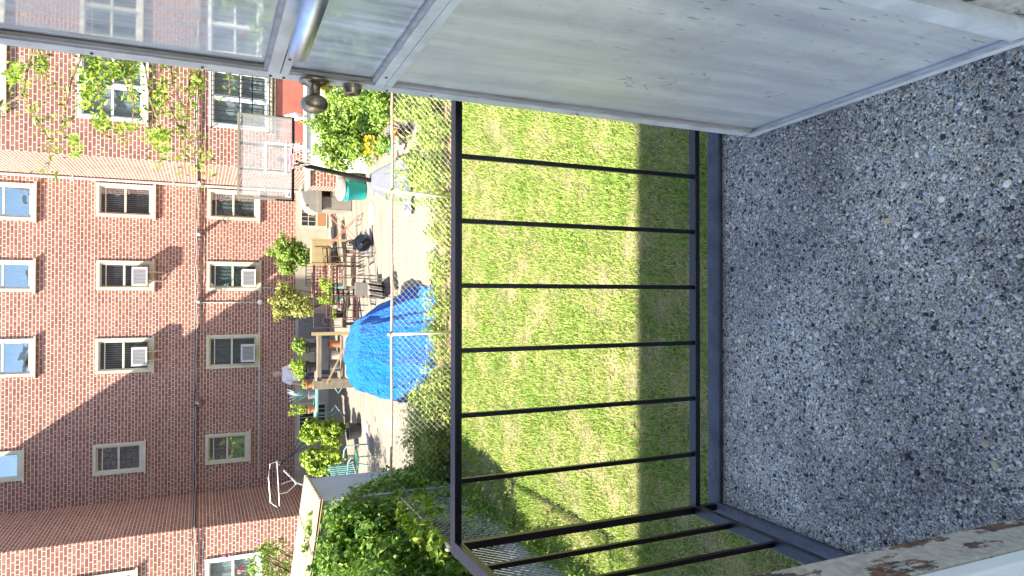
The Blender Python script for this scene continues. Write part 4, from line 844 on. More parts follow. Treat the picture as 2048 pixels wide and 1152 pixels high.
# teal patio table
ya = 19.3; pa = W(630, 766, y=ya); pc = W(630, 836, y=ya); x0_, x1_ = pc[0], pa[0]; zt = pa[2]; zg = G(ya); b_ = ((x0_ + x1_) / 2, ya, zg)
tt = empty('patio_table', b_, 'teal metal patio table with curved legs under the spiky potted plants', 'table')
mb = MB(); mb.box((x0_, ya - .28, zt - .05), (x1_, ya + .28, zt)); mb.build('tabletop', 'teal_metal', tt, b_, bevel=.006)
for sx, xx in ((1, x0_ + .06), (-1, x1_ - .06)):
    for yy in (ya - .24, ya + .24): mb = MB(); mb.tube([(xx, yy, zt - .051), (xx, yy, zt - .35), (xx + sx * .05, yy, zt - .48), (xx + sx * .22, yy, zt - .58), (xx - sx * .1, yy, zg)], .016, 8); mb.build('leg', 'teal_metal', tt, b_)
ztp = zt + .001
x_ = W(610, 790, y=ya)[0]; b_ = (x_, ya, ztp); root = empty('potted_plant', b_, 'spiky blue green potted plant with long thin leaves on the teal table', 'potted plant', 'potted plants')
mb = MB(); mb.lathe([(.09, 0), (.12, .16), (.13, .17), (.11, .17)], b_, (0, 0, 1), 14); mb.build('pot', 'pot_grey', root, b_); mb = MB()
for i in range(38):
    a_ = random.uniform(0, 6.28); s_ = random.uniform(.12, .4); h_ = random.uniform(.35, .6); d_ = Vector((math.cos(a_), math.sin(a_), 0)); c_ = Vector(b_) + Vector((0, 0, .16))
    sd = Vector((-d_.y, d_.x, 0)) * .012; e_ = c_ + d_ * s_ + Vector((0, 0, h_)); m2 = c_ + d_ * s_ * .4 + Vector((0, 0, h_ * .6)); mb.add([c_ - sd, c_ + sd, m2 + sd, m2 - sd, e_], [(0, 1, 2, 3), (3, 2, 4)])
mb.build('leaf_blades', 'pot_teal', root, b_)
x_ = W(610, 818, y=ya)[0]; pp(x_, ya, ztp, .12, .18, 'terracotta', [(0, 0, .35, .16, .16), (-.08, 0, .6, .08, .14), (.1, 0, .55, .07, .12)], 900, .045, 'lime_leaf', 'yellow green shrub in a terracotta pot on the teal table')
# green patio chair
p = W(740, 925, y=16.5); x_, y_, z_ = p[0] + .12, 16.3, G(16.3); b_ = (x_, y_, z_); pcx = empty('patio_chair', b_, 'green tubular patio chair standing sideways beside the grey shed', 'chair'); M = M_(x_, y_, z_, 70)
mb = MB(); mb.box((-.24, -.22, .40), (.24, .24, .43)); tm(mb, M).build('seat', 'green_metal', pcx, b_, bevel=.01)
mb = MB()
for i in range(6): mb.box((-.22 + i * .08, .23, .45), (-.22 + i * .08 + .055, .25, 1.0))
mb.tube([(-.26, .24, .4), (-.26, .32, 1.02), (.26, .32, 1.02), (.26, .24, .4)], .016, 8); tm(mb, M).build('backrest', 'teal_metal', pcx, b_)
for sx in (-.26, .26): mb = MB(); mb.tube([(sx, .28, .66), (sx, -.15, .66), (sx, -.26, .6), (sx, -.27, .35), (sx, -.25, 0)], .016, 8); tm(mb, M).build('armrest', 'teal_metal', pcx, b_)
for sx in (-.26, .26): mb = MB(); mb.tube([(sx, .22, .4), (sx, .34, 0)], .016, 8); tm(mb, M).build('leg', 'teal_metal', pcx, b_)
mb = MB(); p = W(703, 862, y=17.6); bucket(p[0], 17.6, G(17.6), .22, .30, 'pot_black', 'wide black bucket on the concrete under the rounded lime bush', 'buckets')
# manhole, drain, bits on the paving
def gp(px, py): 
    z = 0
    for _ in range(6): q = W(px, py, z=z); z = G(q[1])
    return q[0], q[1], z
for (px, py, r_, mt, lb) in ((733, 866, .30, 'pot_grey', 'grey oval manhole cover in the concrete beside the patio chair'), (743, 428, .28, 'stone_tile', 'long pale drain cover in the concrete near the hoop')):
    x_, y_, z_ = gp(px, py); mb = MB(); mb.lathe([(r_, 0), (r_, .012), (r_ * .9, .016), (r_ * .88, .010)], (x_, y_, z_ + .0), (0, -.035, 1), 28, 0, (1.0, 1.0)); thing1(mb, 'manhole_cover', mt, (x_, y_, z_), lb, 'manhole cover')
x_, y_, z_ = gp(752, 382); mb = MB(); mb.ring((x_, y_, z_ + .03), .16, .03, (0, -.1, 1), 20); mb.lathe([(.15, 0), (.15, .02)], (x_, y_, z_ + .012), (0, 0, 1), 20, 1); thing1(mb, 'bucket_lid', ['toy_white', 'lid_plastic'], (x_, y_, z_), 'white plastic lid lying on the concrete between bin and hoop base', 'lid')
x_, y_, z_ = gp(822, 402); mb = MB(); rs = np.random.default_rng(8); vs_ = []; fs_ = []
for i in range(9):
    for j in range(9): vs_.append((x_ - .3 + .075 * i + rs.normal() * .02, y_ - .25 + .07 * j + rs.normal() * .02, z_ + .02 + abs(rs.normal()) * .10 * math.sin(math.pi * i / 8) * math.sin(math.pi * j / 8) + .05))
for i in range(8):
    for j in range(8): fs_.append((i * 9 + j, i * 9 + j + 1, (i + 1) * 9 + j + 1, (i + 1) * 9 + j))
mb.add(vs_, fs_); thing1(mb, 'plastic_sheet', 'grey_plastic', (x_, y_, z_), 'crumpled grey plastic sheet in the weeds behind the fence post', 'plastic sheet')
x_, y_, z_ = gp(812, 280); b_ = (x_, y_, z_); ty = empty('toy_truck', b_, 'red and white toy truck lost in the weeds behind the fence', 'toy')
M = M_(x_, y_, z_, 30); mb = MB(); mb.box((-.2, -.09, .06), (.08, .09, .2)); tm(mb, M).build('body', 'toy_white', ty, b_, bevel=.01)
mb = MB(); mb.box((.085, -.09, .05), (.22, .09, .24)); tm(mb, M).build('cab', 'toy_red', ty, b_, bevel=.02)
for sx in (-.12, .14):
    for sy in (-.1, .1): mb = MB(); mb.lathe([(.05, -.015), (.05, .015)], (sx, sy, .05), (0, 1, 0), 12); tm(mb, M).build('wheel', 'rubber', ty, b_)
x_, y_, z_ = gp(770, 300); b_ = (x_, y_ - .4, z_); fp = empty('flower_pot', b_, 'green pot of bright yellow flowers by the right bushes', 'flower pot')
mb = MB(); mb.lathe([(.10, 0), (.14, .22), (.15, .24), (.12, .24)], b_, (0, 0, 1), 14); mb.build('pot', 'teal_plastic', fp, b_); mb = MB()
for i in range(16):
    c_ = Vector(b_) + Vector((random.uniform(-.22, .22), random.uniform(-.15, .15), random.uniform(.3, .55)))
    for k_ in range(6): a_ = k_ * 1.047; d_ = Vector((math.cos(a_), -.5 + random.uniform(-.2, .2), math.sin(a_))) * .05; e_ = Vector((-math.sin(a_), 0, math.cos(a_))) * .02; mb.add([c_, c_ + d_ * .6 + e_, c_ + d_, c_ + d_ * .6 - e_], [(0, 1, 2, 3)])
    mb.tube([Vector(b_) + Vector((0, 0, .2)), c_], .004, 4, 1)
mb.build('flowers', ['yellow_petal', 'hose_green'], fp, b_)

# ------------------------------------------------------------------ blue tarp over a covered heap
def tarp():
    g1 = [W(868, 620, z=.0), W(862, 588, z=0)]
    NA, NV = 150, 34; r = np.random.default_rng(21); vs_ = []; fs_ = []
    cx0, cy0 = -.88, 12.98
    # outlines as control rings (angle -> radius), front is -y
    top = [(-1.72, 12.85), (-1.2, 12.66), (-.62, 12.75), (-.46, 13.2), (-.6, 13.75), (-1.2, 13.8), (-1.68, 13.6)]
    zt_ = [1.22, 1.30, 1.24, 1.15, 1.2, 1.32, 1.25]
    bot = [(-1.84, 12.25), (-1.05, 12.05), (-.3, 12.0), (.06, 12.4), (.05, 13.5), (-1.0, 14.2), (-1.9, 13.7)]
    def cl(P, t):
        n = len(P); t = (t % 1) * n; i = int(t); f = t - i; P = [np.array(q, float) for q in P]; a, b, c, d = P[(i - 1) % n], P[i % n], P[(i + 1) % n], P[(i + 2) % n]
        return .5 * ((2 * b) + (c - a) * f + (2 * a - 5 * b + 4 * c - d) * f ** 2 + (3 * b - a - 3 * c + d) * f ** 3)
    for j in range(NV + 1):
        v = j / NV
        for i in range(NA):
            t = i / NA; a = cl(top, t); b = cl(bot, t); zt0 = cl([(q,) for q in zt_], t)[0]
            if v < .2: u = v / .2; q = np.array([-1.2, 13.2]) * (1 - u) + a * u; z = 1.33 * (1 - u) + zt0 * u + .03 * math.sin(7 * t * 6.28 + 3 * u) * u
            else:
                u = (v - .2) / .8; fold = (.24 * (.55 - abs(math.sin(t * 6.283 * 4.5 + 2.2 * math.sin(t * 13) + .9 * u)) ** .7) + .022 * math.sin(t * 6.283 * 19 + 3 * math.sin(3 * u + t * 9)) + .012 * math.sin(t * 6.283 * 37 + 5 * u)) * (.15 + u)
                w_ = u ** 1.15 ; q = a * (1 - w_) + b * w_; q = q + (q - np.array([cx0, cy0])) / (np.linalg.norm(q - np.array([cx0, cy0])) + 1e-6) * (fold + .06 * math.sin(math.pi * u)); z = zt0 * (1 - u) ** 1.0 + .012
                z += .02 * math.sin(t * 80 + u * 9) * (1 - u)
            vs_.append((q[0], q[1], max(z, .012)))
    for j in range(NV):
        for i in range(NA): fs_.append((j * NA + i, j * NA + (i + 1) % NA, (j + 1) * NA + (i + 1) % NA, (j + 1) * NA + i))
    mb = MB(); mb.add(vs_, fs_)
    # loose flap lying on the ground towards the fence
    fv = []; ff = []
    for i in range(16):
        for j in range(10): fv.append((-.36 + .035 * i + .02 * math.sin(j), 11.86 + .05 * j + .01 * math.sin(i * 1.3), .02 + .06 * abs(math.sin(i * .8 + j * .5)) + .02 * j * (i > 3)))
    for i in range(15):
        for j in range(9): ff.append((i * 10 + j, i * 10 + j + 1, (i + 1) * 10 + j + 1, (i + 1) * 10 + j))
    mb.add(fv, ff)
    return thing1(mb, 'tarpaulin', 'blue_tarp', (-.9, 13, 0), 'crumpled bright blue tarpaulin draped over a heap behind the chain link fence', 'tarpaulin', smooth=True)
tarp()

# ------------------------------------------------------------------ chain link fences
def chain(P0, P1, h, name, label, posts, rail_m, slack=.0):
    P0 = np.array(P0, float); P1 = np.array(P1, float); L = np.linalg.norm(P1 - P0); d = (P1 - P0) / L; b_ = tuple(P0)
    root = empty(name, b_, label, 'fence'); nrm = np.array([d[1], -d[0], 0])
    mb = MB(); n = int(L / .5); mb.tube([P0 + d * (L * i / n) + np.array([0, 0, h + .006 * math.sin(i * 1.7)]) for i in range(n + 1)], .021, 10); mb.build('top_rail', rail_m, root, b_, smooth=True)
    for s_, tilt in posts:
        mb = MB(); q = P0 + d * s_ - nrm * -.03; mb.tube([q, q + np.array([tilt, 0, h + .03])], .024, 10); mb.lathe([(.028, 0), (.028, .02), (.012, .05)], q + np.array([tilt, 0, h + .03]), (0, 0, 1), 10); mb.build('post', 'post_paint', root, b_, smooth=True)
    c_ = .10; hm = h - .01; V = []; F = []; n = 0; r_ = .0017
    lines = []
    k0 = int(-hm / c_) - 1; k1 = int(L / c_) + 1
    for k_ in range(k0, k1 + 1):
        for sg in (1, -1):
            s0 = k_ * c_ if sg == 1 else k_ * c_ + hm; s1 = s0 + sg * hm
            z0, z1 = .03, hm
            if s0 < 0 and s1 < 0 or s0 > L and s1 > L: continue
            def clip(a, za, b, zb):
                if a < 0: t = (0 - a) / (b - a); a, za = 0, za + t * (zb - za)
                if a > L: t = (L - a) / (b - a); a, za = L, za + t * (zb - za)
                return a, za
            a, za = clip(s0, z0, s1, z1); b2, zb2 = clip(s1, z1, s0, z0)
            if abs(a - b2) < .01: continue
            ns = 5
            off = (.0022 if sg == 1 else -.0022); ring = []
            for q in range(ns + 1):
                t = q / ns; s_ = a + (b2 - a) * t; zz = za + (zb2 - za) * t
                w_ = .012 * math.sin(s_ * 1.9 + 1.1 * zz) + .006 * math.sin(s_ * 5.3)
                ring.append(P0 + d * s_ + np.array([0, 0, zz]) + nrm * (off + w_))
            mbx = MB(); mbx.tube(ring, r_, 3, cap=False); V += mbx.v; F += [tuple(i + n for i in f) for f in mbx.f]; n += len(mbx.v)
    mb = MB()     # twisted barbs along the top
    for k_ in range(int(L / c_)):
        q = P0 + d * (k_ * c_ + .037) + np.array([0, 0, hm - .01]) + nrm * .022; mb.tube([q, q + np.array([0, 0, .045]) + d * .008], .0028, 3)
    mb.v += V; m0 = len(mb.v) - len(V); mb.f += [tuple(i + m0 for i in f) for f in F]; mb.m += [0] * len(F)
    mb.build('wire_mesh', 'fence_wire', root, b_)
YFN = 11.03
chain((-3.2, YFN, 0), (6.2, YFN, 0), 1.075, 'chain_link_fence', 'chain link fence with rusty top rail running across the far end of the lawn', [(.02, 0), (2.6, -.02), (4.87, .03), (7.2, 0), (9.3, 0)], 'rusty_rail')
chain((-3.2, 1.0, 0), (-3.2, YFN - .06, 0), 1.0, 'chain_link_fence', 'pale chain link side fence between the lawn and the ivy covered shed', [(.1, 0), (2.5, 0), (4.9, 0), (7.30, -.02)], 'galvanised')

# ------------------------------------------------------------------ shed with ivy
SB = (-5, 10.5, 0); shed = empty('shed', SB, 'grey walled shed with ribbed tan roof half buried in ivy', 'shed')
SX1, SX0, SY0, SY1, zR, zL = -3.15, -7.4, 10.9, 12.35, 2.235, 2.80
mb = MB(); mb.add([(SX1 + .06 - .06, SY0, 0), (SX1, SY1, 0), (SX1, SY1, zR - .03), (SX1, SY0, zR - .03), (SX0, SY0, 0), (SX0, SY1, 0), (SX0, SY1, zL - .03), (SX0, SY0, zL - .03)], [(0, 1, 2, 3), (4, 7, 6, 5), (0, 3, 7, 4), (1, 5, 6, 2)])
mb.box((-7.4, 7.0, 0), (-4.5, SY0 - .001, 1.3)); mb.build('wall', 'grey_wall', shed, SB)
mb = MB(); ry = np.linspace(10.84, 12.42, 30); vs_ = []; fs_ = []
for i, yy in enumerate(ry):
    dz = .015 * (1 if i % 2 else -1); zoff = 0
    xr = SX1 + .05; zr = zR
    vs_ += [(xr, yy, zr + dz), (SX0, yy, zL + dz), (xr, yy, zr + dz - .035), (SX0, yy, zL + dz - .035)]
    if i: a = 4 * (i - 1); b2 = 4 * i; fs_ += [(a, b2, b2 + 1, a + 1), (a + 2, a + 3, b2 + 3, b2 + 2), (a, a + 2, b2 + 2, b2)]
mb.add(vs_, fs_); mb.build('roof', 'ribbed_roof', shed, SB)
# ivy
root = empty('ivy', (-4, 9.5, 0), 'dense green ivy with yellowing leaves swallowing the shed roof and side fence', 'ivy'); IB = (-4, 9.5, 0)
L = []
rs = np.random.default_rng(31)
for i in range(230):
    yy = rs.uniform(5.8, 10.85); t = (yy - 5.8) / 5.05; xx = rs.uniform(-6.3, -3.75); top = .95 + 1.15 * t ** .8 + .10 * (-xx - 4)
    L.append(((xx, yy, top + rs.normal() * .10), (rs.uniform(.14, .34), rs.uniform(.14, .34), rs.uniform(.10, .24))))
for i in range(150):                                 # mass against the shed's near wall up to the eave
    xx = rs.uniform(-5.6, -3.25); L.append(((xx, 10.72 + rs.normal() * .08, rs.uniform(.9, 2.2 + .13 * (-xx - 3.2))), (rs.uniform(.10, .24), .16, rs.uniform(.10, .20))))
for i in range(16):                                 # a few runners over the eave
    xx = rs.uniform(-5.6, -3.3); L.append(((xx, 11.0 + rs.uniform(0, .3), 2.28 + .13 * (-xx - 3.2)), (.13, .14, .06)))
for i in range(150):                                # front curtain hanging down over the wall
    yy = rs.uniform(5.8, 10.9); t = (yy - 5.8) / 5.05; zz = rs.uniform(.55, 1.2 + .8 * t); L.append(((-4.05 + rs.normal() * .12 + (.45 if yy > 9.5 else 0) * rs.random(), yy, zz), (rs.uniform(.10, .24), rs.uniform(.15, .3), rs.uniform(.12, .3))))
for i in range(120):                                 # piling against the corner of the fence and shed wall
    yy = 10.6 + 1.3 * rs.random() ** 1.5; zz = rs.uniform(.1, 1.85); L.append(((-3.15 + rs.normal() * .08 - .2 * (yy < 11.0), yy, zz * (1.15 - .5 * (yy - 10.6))), (.14, .18, .18)))
P, N = crown_pts(L, 36000, .35); N[:, 0] += .3
V, F = leaves(P, N, .085 * rng.uniform(.5, 1.5, len(P)), .6, .5); tag(npmesh('leaf_mass', V, F, np.repeat(rng.random(len(P)) ** 1.3 * .9 + .05, 2), 'ivy_leaf', root, IB, 3))
mb = MB()
for i in range(26):
    y0 = rs.uniform(6.5, 11); p = [Vector((-4.2, y0, 0))]
    for j in range(6): p.append(p[-1] + Vector((rs.normal() * .06, rs.normal() * .12, .3)))
    p.append(p[-1] + Vector((-.6, rs.normal() * .2, .15))); mb.tube(p, [.016, .014, .013, .012, .010, .008, .006, .004], 6)
mb.build('stem', 'bark', root, IB)
# big broad leaves climbing the side fence
L = [((-3.28 + rs.normal() * .06, rs.uniform(8.6, 10.9), 1.0 + abs(rs.normal()) * .10), (.10, .2, .10)) for _ in range(24)] + [((-3.4 + rs.normal() * .08, rs.uniform(9.4, 11.0), rs.uniform(.1, .9)), (.14, .25, .2)) for _ in range(24)]
root = empty('climbing_vine', (-3.35, 9, 0), 'broad leaved vine climbing over the pale side fence rail', 'vine')
P, N = crown_pts(L, 2300, .3); V, F = leaves(P, N, .12 * rng.uniform(.5, 1.35, len(P)), .75, .3); npmesh('foliage', V, F, np.repeat(rng.random(len(P)), 2), 'vine_leaf', root, (-3.35, 9, 0), 3)
stems('stem', (-3.4, 10.2, 0), [(c, r) for c, r in L[::6]], 10, .008, 'twig', root, (-3.35, 9, 0))

# antenna / line dryer on the shed
b_ = (-3.25, 12.2, 2.25); an = empty('antenna', b_, 'silver looped aerial with long black arms on the shed roof corner', 'antenna')
mb = MB(); a1 = W(592, 965, y=12.25); a2 = W(567, 940, y=12.25); mb.tube([(a1[0] - .1, 12.25, 2.2), a1, a2], .014, 8); mb.build('mast', 'chrome', an, b_)
mb = MB(); c4 = [W(a, c, y=12.25) for a, c in ((556, 922), (540, 928), (537, 955), (541, 1005), (554, 1014))]; mb.tube(c4, .008, 6); mb.tube([W(554, 924, y=12.25), W(559, 1012, y=12.2)], .008, 6); mb.tube([W(558, 988, y=12.2), W(575, 984, y=12.2), W(592, 968, y=12.2), W(585, 960, y=12.2), W(562, 968, y=12.2)], .009, 6); mb.build('loop', 'chrome', an, b_)
mb = MB(); mb.tube([W(558, 930, y=12.3), W(580, 912, y=12.6), W(608, 885, y=13.4)], .016, 6); mb.tube([W(558, 930, y=12.3), W(592, 930, y=12.9), W(600, 940, y=13.2)], .012, 6); mb.tube([W(560, 925, y=12.3), W(600, 900, y=13.), W(622, 890, y=13.4)], .012, 6); mb.tube([W(583, 915, y=12.6), W(600, 870, y=13.2)], .010, 6); mb.build('arm', 'cable_black', an, b_)

# ------------------------------------------------------------------ bushes and plants in the neighbour's yard
def lob(px, py, y, rpx, rpy, ry=None):
    c = W(px, py, y=y); s = y * 1.02 / FOC; return (tuple(c), (rpy * s, ry or rpy * s, rpx * s * 1.05))
GB = 'tall bushes by the building'
c = W(600, 505, y=20.3); bush('bush', (c[0], 20.3, G(20.3)), [lob(570, 500, 20.3, 24, 26), lob(600, 510, 20.2, 20, 22), lob(575, 535, 20.2, 20, 14)], 5200, .085, 'bush_leaf', 'tall airy yellow green bush against the brick wall on the basement window side', group=GB, r=.02)
c = W(600, 605, y=20.2); bush('bush', (c[0], 20.2, G(20.2)), [lob(575, 603, 20.2, 30, 26), lob(600, 612, 20.1, 24, 24), lob(558, 630, 20.1, 12, 12), lob(568, 575, 20.1, 16, 14)], 5600, .075, 'olive_leaf', 'tall pale yellow green bush at the foot of the slanting wall shadow by the hose', group=GB, r=.02)
c = W(650, 862, y=18.8); bush('bush', (c[0], 18.8, G(18.8)), [lob(628, 862, 18.8, 24, 22), lob(660, 862, 18.8, 26, 24), lob(668, 885, 18.6, 16, 12)], 3200, .10, 'lime_leaf', 'rounded lime green bush on the concrete beside the teal table', group='low lime bushes', aspect=.65)
c = W(650, 922, y=17.8); bush('bush', (c[0], 17.8, G(17.8)), [lob(625, 920, 17.8, 20, 20), lob(655, 915, 17.8, 26, 22), lob(640, 942, 17.7, 24, 10)], 3000, .11, 'lime_leaf', 'broad leaved lime bush directly behind the shed corner', group='low lime bushes', aspect=.7)
GR = 'bushes along the right of the yard'
c = W(690, 260, y=16.3); bush('bush', (c[0], 16.3, G(16.3)), [lob(690, 230, 16.3, 46, 38, .5), lob(668, 285, 16.1, 40, 40, .5), lob(705, 295, 15.9, 36, 36, .5), lob(640, 250, 16.5, 26, 20), lob(680, 328, 16.0, 30, 20), lob(720, 240, 15.8, 34, 40, .4), lob(650, 215, 16.4, 24, 22, .4)], 14000, .08, 'bush_leaf', 'big bright green bush against the white wall beside the hoop pole', group=GR, r=.02)
c = W(770, 260, y=13.6); bush('bush', (c[0], 13.6, G(13.6)), [lob(748, 240, 14.0, 22, 34, .4), lob(765, 290, 13.4, 14, 22, .3), lob(765, 215, 13.2, 24, 30, .3), lob(735, 200, 14.3, 30, 30, .4)], 5200, .08, 'bush_leaf', 'leafy green bush between the big bright bush and the fence rail', group=GR, r=.015)
c = W(720, 150, y=15.2); bush('bush', (c[0], 15.2, G(15.2)), [lob(700, 175, 15.2, 44, 40, .6), lob(660, 150, 15.2, 26, 30, .5), lob(720, 120, 15.2, 40, 40, .6), lob(690, 60, 15.2, 50, 40, .6)], 7500, .10, 'bush_leaf', 'dark leafy bush partly hidden behind the storm door handle side', group=GR, r=.02)
c = W(800, 210, y=13.6); bush('bush', (c[0], 13.6, G(13.6)), [lob(760, 200, 13.6, 40, 30, .4), lob(770, 160, 13.4, 46, 40, .4), lob(780, 110, 13.4, 40, 40, .5)], 3600, .15, 'bush_leaf', 'long leaved plant clump right behind the fence rail by the storm door', group=GR, aspect=.3, droop=1.0)
c = W(850, 230, y=12.2); bush('bush', (c[0], 12.0, 0), [lob(845, 215, 12.0, 38, 36, .35), lob(865, 235, 11.8, 30, 36, .3), lob(815, 215, 12.3, 26, 30, .3), lob(835, 355, 12.0, 18, 24, .25), lob(860, 270, 11.9, 26, 26, .28), lob(830, 170, 12.0, 34, 30, .3), lob(870, 190, 11.8, 24, 26, .25), lob(830, 320, 12.1, 20, 22, .25), lob(860, 345, 11.8, 22, 26, .25)], 11500, .075, 'weed_leaf', 'yellow green weedy bush filling the fence bay nearest the storm door', group=GR)
# tall grassy plant in front of hoop base
c = W(800, 350, y=12.6); b_ = (c[0], 12.5, 0); root = empty('tall_weed', b_, 'leggy weed with strap leaves rising in front of the hoop base', 'weed'); mb = MB(); rs = np.random.default_rng(77); Pn = []; Nn = []
for i in range(16):
    x0 = b_[0] + rs.uniform(-.6, .55); y0 = 12.3 + rs.uniform(-.2, .3); h_ = rs.uniform(.4, .95); e_ = Vector((x0 + rs.normal() * .1, y0 + rs.normal() * .1, h_)); mb.tube([(x0, y0, 0), e_ * .5 + Vector((x0, y0, 0)) * .5, e_], [.008, .006, .003], 5)
    for j in range(16): t_ = rs.uniform(.25, 1); Pn.append(Vector((x0, y0, 0)).lerp(e_, t_) + Vector((rs.normal() * .07, rs.normal() * .07, rs.normal() * .03))); Nn.append((rs.normal(), -1 + rs.normal() * .5, 1.2))
mb.build('stem', 'hose_green', root, b_); V, F = leaves(np.array([tuple(q) for q in Pn]), np.array(Nn), .15 * rng.uniform(.6, 1.3, len(Pn)), .2, .2); npmesh('leaf_blades', V, F, np.repeat(rng.random(len(Pn)), 2), 'lime_leaf', root, b_, 3)
# weeds: uncountable ground cover along the back fence
L = []; rs = np.random.default_rng(41)
for i in range(420):
    xx = rs.uniform(-3.1, 4.2); yy = rs.uniform(11.12, 12.0)
    h_ = .10 + .10 * rs.random()
    if xx < -1.0: h_ += .10 * rs.random() * (-xx - 1)
    if xx > 1.4: h_ += .22 * rs.random()
    if math.sin(xx * 4.1 + 1) * math.sin(yy * 7.3 + xx * 2) > .25 and xx > -1.8: continue
    if xx < 0: h_ += .12 * rs.random()
    L.append(((xx, yy, h_ * .5), (rs.uniform(.08, .2), rs.uniform(.06, .14), h_)))
for i in range(60): L.append(((rs.uniform(-3.1, -1.6), rs.uniform(11.1, 12.7), .2), (.2, .2, .35 * rs.random() + .12)))
P, N = crown_pts(L, 21000, .3); P[:, 2] = np.abs(P[:, 2]) + .01
V, F = leaves(P, N, .066 * rng.uniform(.5, 1.5, len(P)), .42, .0); tag(npmesh('weeds', V, F, np.repeat(rng.random(len(P)), 2), 'weed_leaf', None, (0, 11.5, 0), 3), kind='stuff')
L = [((rs.uniform(-3.3, -3.05), rs.uniform(5.0, 11.0), .07), (.12, .2, .14)) for _ in range(70)] + [((rs.uniform(-3.9, -3.3), rs.uniform(9.0, 11.0), .1), (.2, .2, .2)) for _ in range(40)]
P, N = crown_pts(L, 6500, .3); P[:, 2] = np.abs(P[:, 2]) + .01; V, F = leaves(P, N, .05 * rng.uniform(.5, 1.5, len(P)), .4, .0); tag(npmesh('ground_cover', V, F, np.repeat(rng.random(len(P)), 2), 'bush_leaf', None, (-3.2, 8, 0), 3), kind='stuff')

# pink-flowered tree at the far left
TB = (-7.0, 15.2, 0); tr_ = empty('crape_myrtle', TB, 'slender flowering tree with pink tips beyond the shed roof', 'tree')
L = [lob(545, 1150, 15.0, 40, 60, .8), lob(520, 1110, 15.0, 24, 16), lob(500, 1135, 15.0, 20, 14), lob(560, 1095, 15.0, 20, 16), lob(500, 1250, 15.2, 80, 70, .9), lob(580, 1190, 15.0, 30, 50, .6)]
foliage('foliage', L, 5200, .085, 'bush_leaf', tr_, TB, .4); stems('trunk', TB, L, 9, .035, 'bark', tr_, TB)
P, N = crown_pts([lob(455, 1112, 15.0, 7, 5), lob(480, 1140, 14.9, 8, 6), lob(515, 1085, 15, 5, 4)], 60, .2); V, F = leaves(P, N, .05, .8); npmesh('flowers', V, F, np.repeat(rng.random(len(P)), 2), 'pink_petal', tr_, TB, 3)

# ------------------------------------------------------------------ vine-like tree limbs hanging in from the right, in front of the facade
TB = (4.6, 8.6, 0); tr_ = empty('tree', TB, 'thin branched tree whose leafy twigs hang in front of the right brick wing', 'tree'); mb = MB(); rs = np.random.default_rng(12)
mb.tube([TB, (4.5, 8.5, 2.2), (4.3, 8.5, 4.2), (3.9, 8.3, 5.8), (3.3, 8.2, 7.2)], [.11, .09, .07, .05, .03], 10); mb.build('trunk', 'bark', tr_, TB)
mb = MB(); Pn = []; Nn = []; Sz = []
YV = 8.2
paths = [[(70, 60), (62, 110), (50, 160), (45, 190), (78, 245), (98, 280), (100, 320), (90, 365)], [(45, 190), (20, 205), (-30, 225)], [(170, 60), (160, 120), (143, 160), (132, 215), (125, 265), (98, 285)],
         [(250, 40), (262, 150), (268, 215), (262, 260), (240, 290)], [(310, 60), (325, 175), (355, 250), (385, 290), (400, 320), (405, 350)], [(300, 50), (290, 130), (300, 200), (320, 250), (325, 300), (318, 340)],
         [(400, 60), (398, 130), (396, 180), (398, 200)], [(450, 60), (455, 130), (460, 175), (458, 200)], [(200, 40), (190, 140), (200, 200), (215, 250), (205, 280)], [(385, 100), (372, 250), (370, 320), (362, 365)],
         [(230, 30), (240, 130), (255, 180), (290, 250), (300, 300)], [(60, 60), (85, 120), (95, 170), (105, 200)], [(340, 100), (345, 170), (360, 200), (365, 230)], [(410, 280), (412, 330), (415, 360)]]
joints = [(4.3, 8.5, 4.2), (3.9, 8.3, 5.8), (3.3, 8.2, 7.2)]
for i, pth in enumerate(paths):
    yv = YV + rs.uniform(-.5, .6); pts = [Vector(W(a, b, y=yv + .08 * k_)) for k_, (a, b) in enumerate(pth)]
    if pth[0][1] < 105: j = Vector(joints[(0 if pth[0][0] > 280 else 1 if pth[0][0] > 120 else 2)]); pts = [j, j.lerp(pts[0], .5) + Vector((0, 0, .15))] + pts
    nn2 = len(pts); mb.tube(pts, [.016 - .013 * k_ / (nn2 - 1) for k_ in range(nn2)], 5)
    for k_ in range(nn2 - 1):
        a, b2 = pts[k_], pts[k_ + 1]; ln = (b2 - a).length; m_ = int(ln * 66)
        for _ in range(m_):
            t_ = rs.random(); q = a.lerp(b2, t_) + Vector((rs.normal() * .055, rs.normal() * .08, rs.normal() * .06)); Pn.append(tuple(q)); Nn.append((rs.normal() * .7, -1 + rs.normal() * .8, .7 + rs.normal() * .6)); Sz.append(rs.uniform(.045, .088))
for (a, b2, ra, rb, n_) in ((30, 145, 18, 22, 130), (85, 130, 16, 16, 60), (190, 150, 26, 40, 300), (240, 140, 34, 18, 200), (175, 190, 16, 34, 120), (200, 245, 16, 18, 90), (320, 272, 22, 14, 140), (250, 255, 22, 10, 50), (150, 290, 12, 20, 60), (320, 190, 16, 26, 70), (395, 165, 12, 18, 60), (270, 90, 60, 40, 300), (120, 60, 60, 40, 220), (350, 60, 60, 40, 250), (460, 60, 40, 40, 150), (330, 300, 14, 14, 50)):
    for _ in range(int(n_ * .9)): q = W(a + rs.normal() * ra * .55, b2 + rs.normal() * rb * .55, y=YV + rs.normal() * .22); Pn.append(tuple(q)); Nn.append((rs.normal() * .7, -1 + rs.normal() * .8, .7 + rs.normal() * .6)); Sz.append(rs.uniform(.045, .088))
mb.build('branch', 'twig', tr_, TB); V, F = leaves(np.array(Pn), np.array(Nn), np.array(Sz), .42, .5); npmesh('foliage', V, F, np.repeat(rng.random(len(Pn)), 2), 'vine_leaf', tr_, TB, 3)

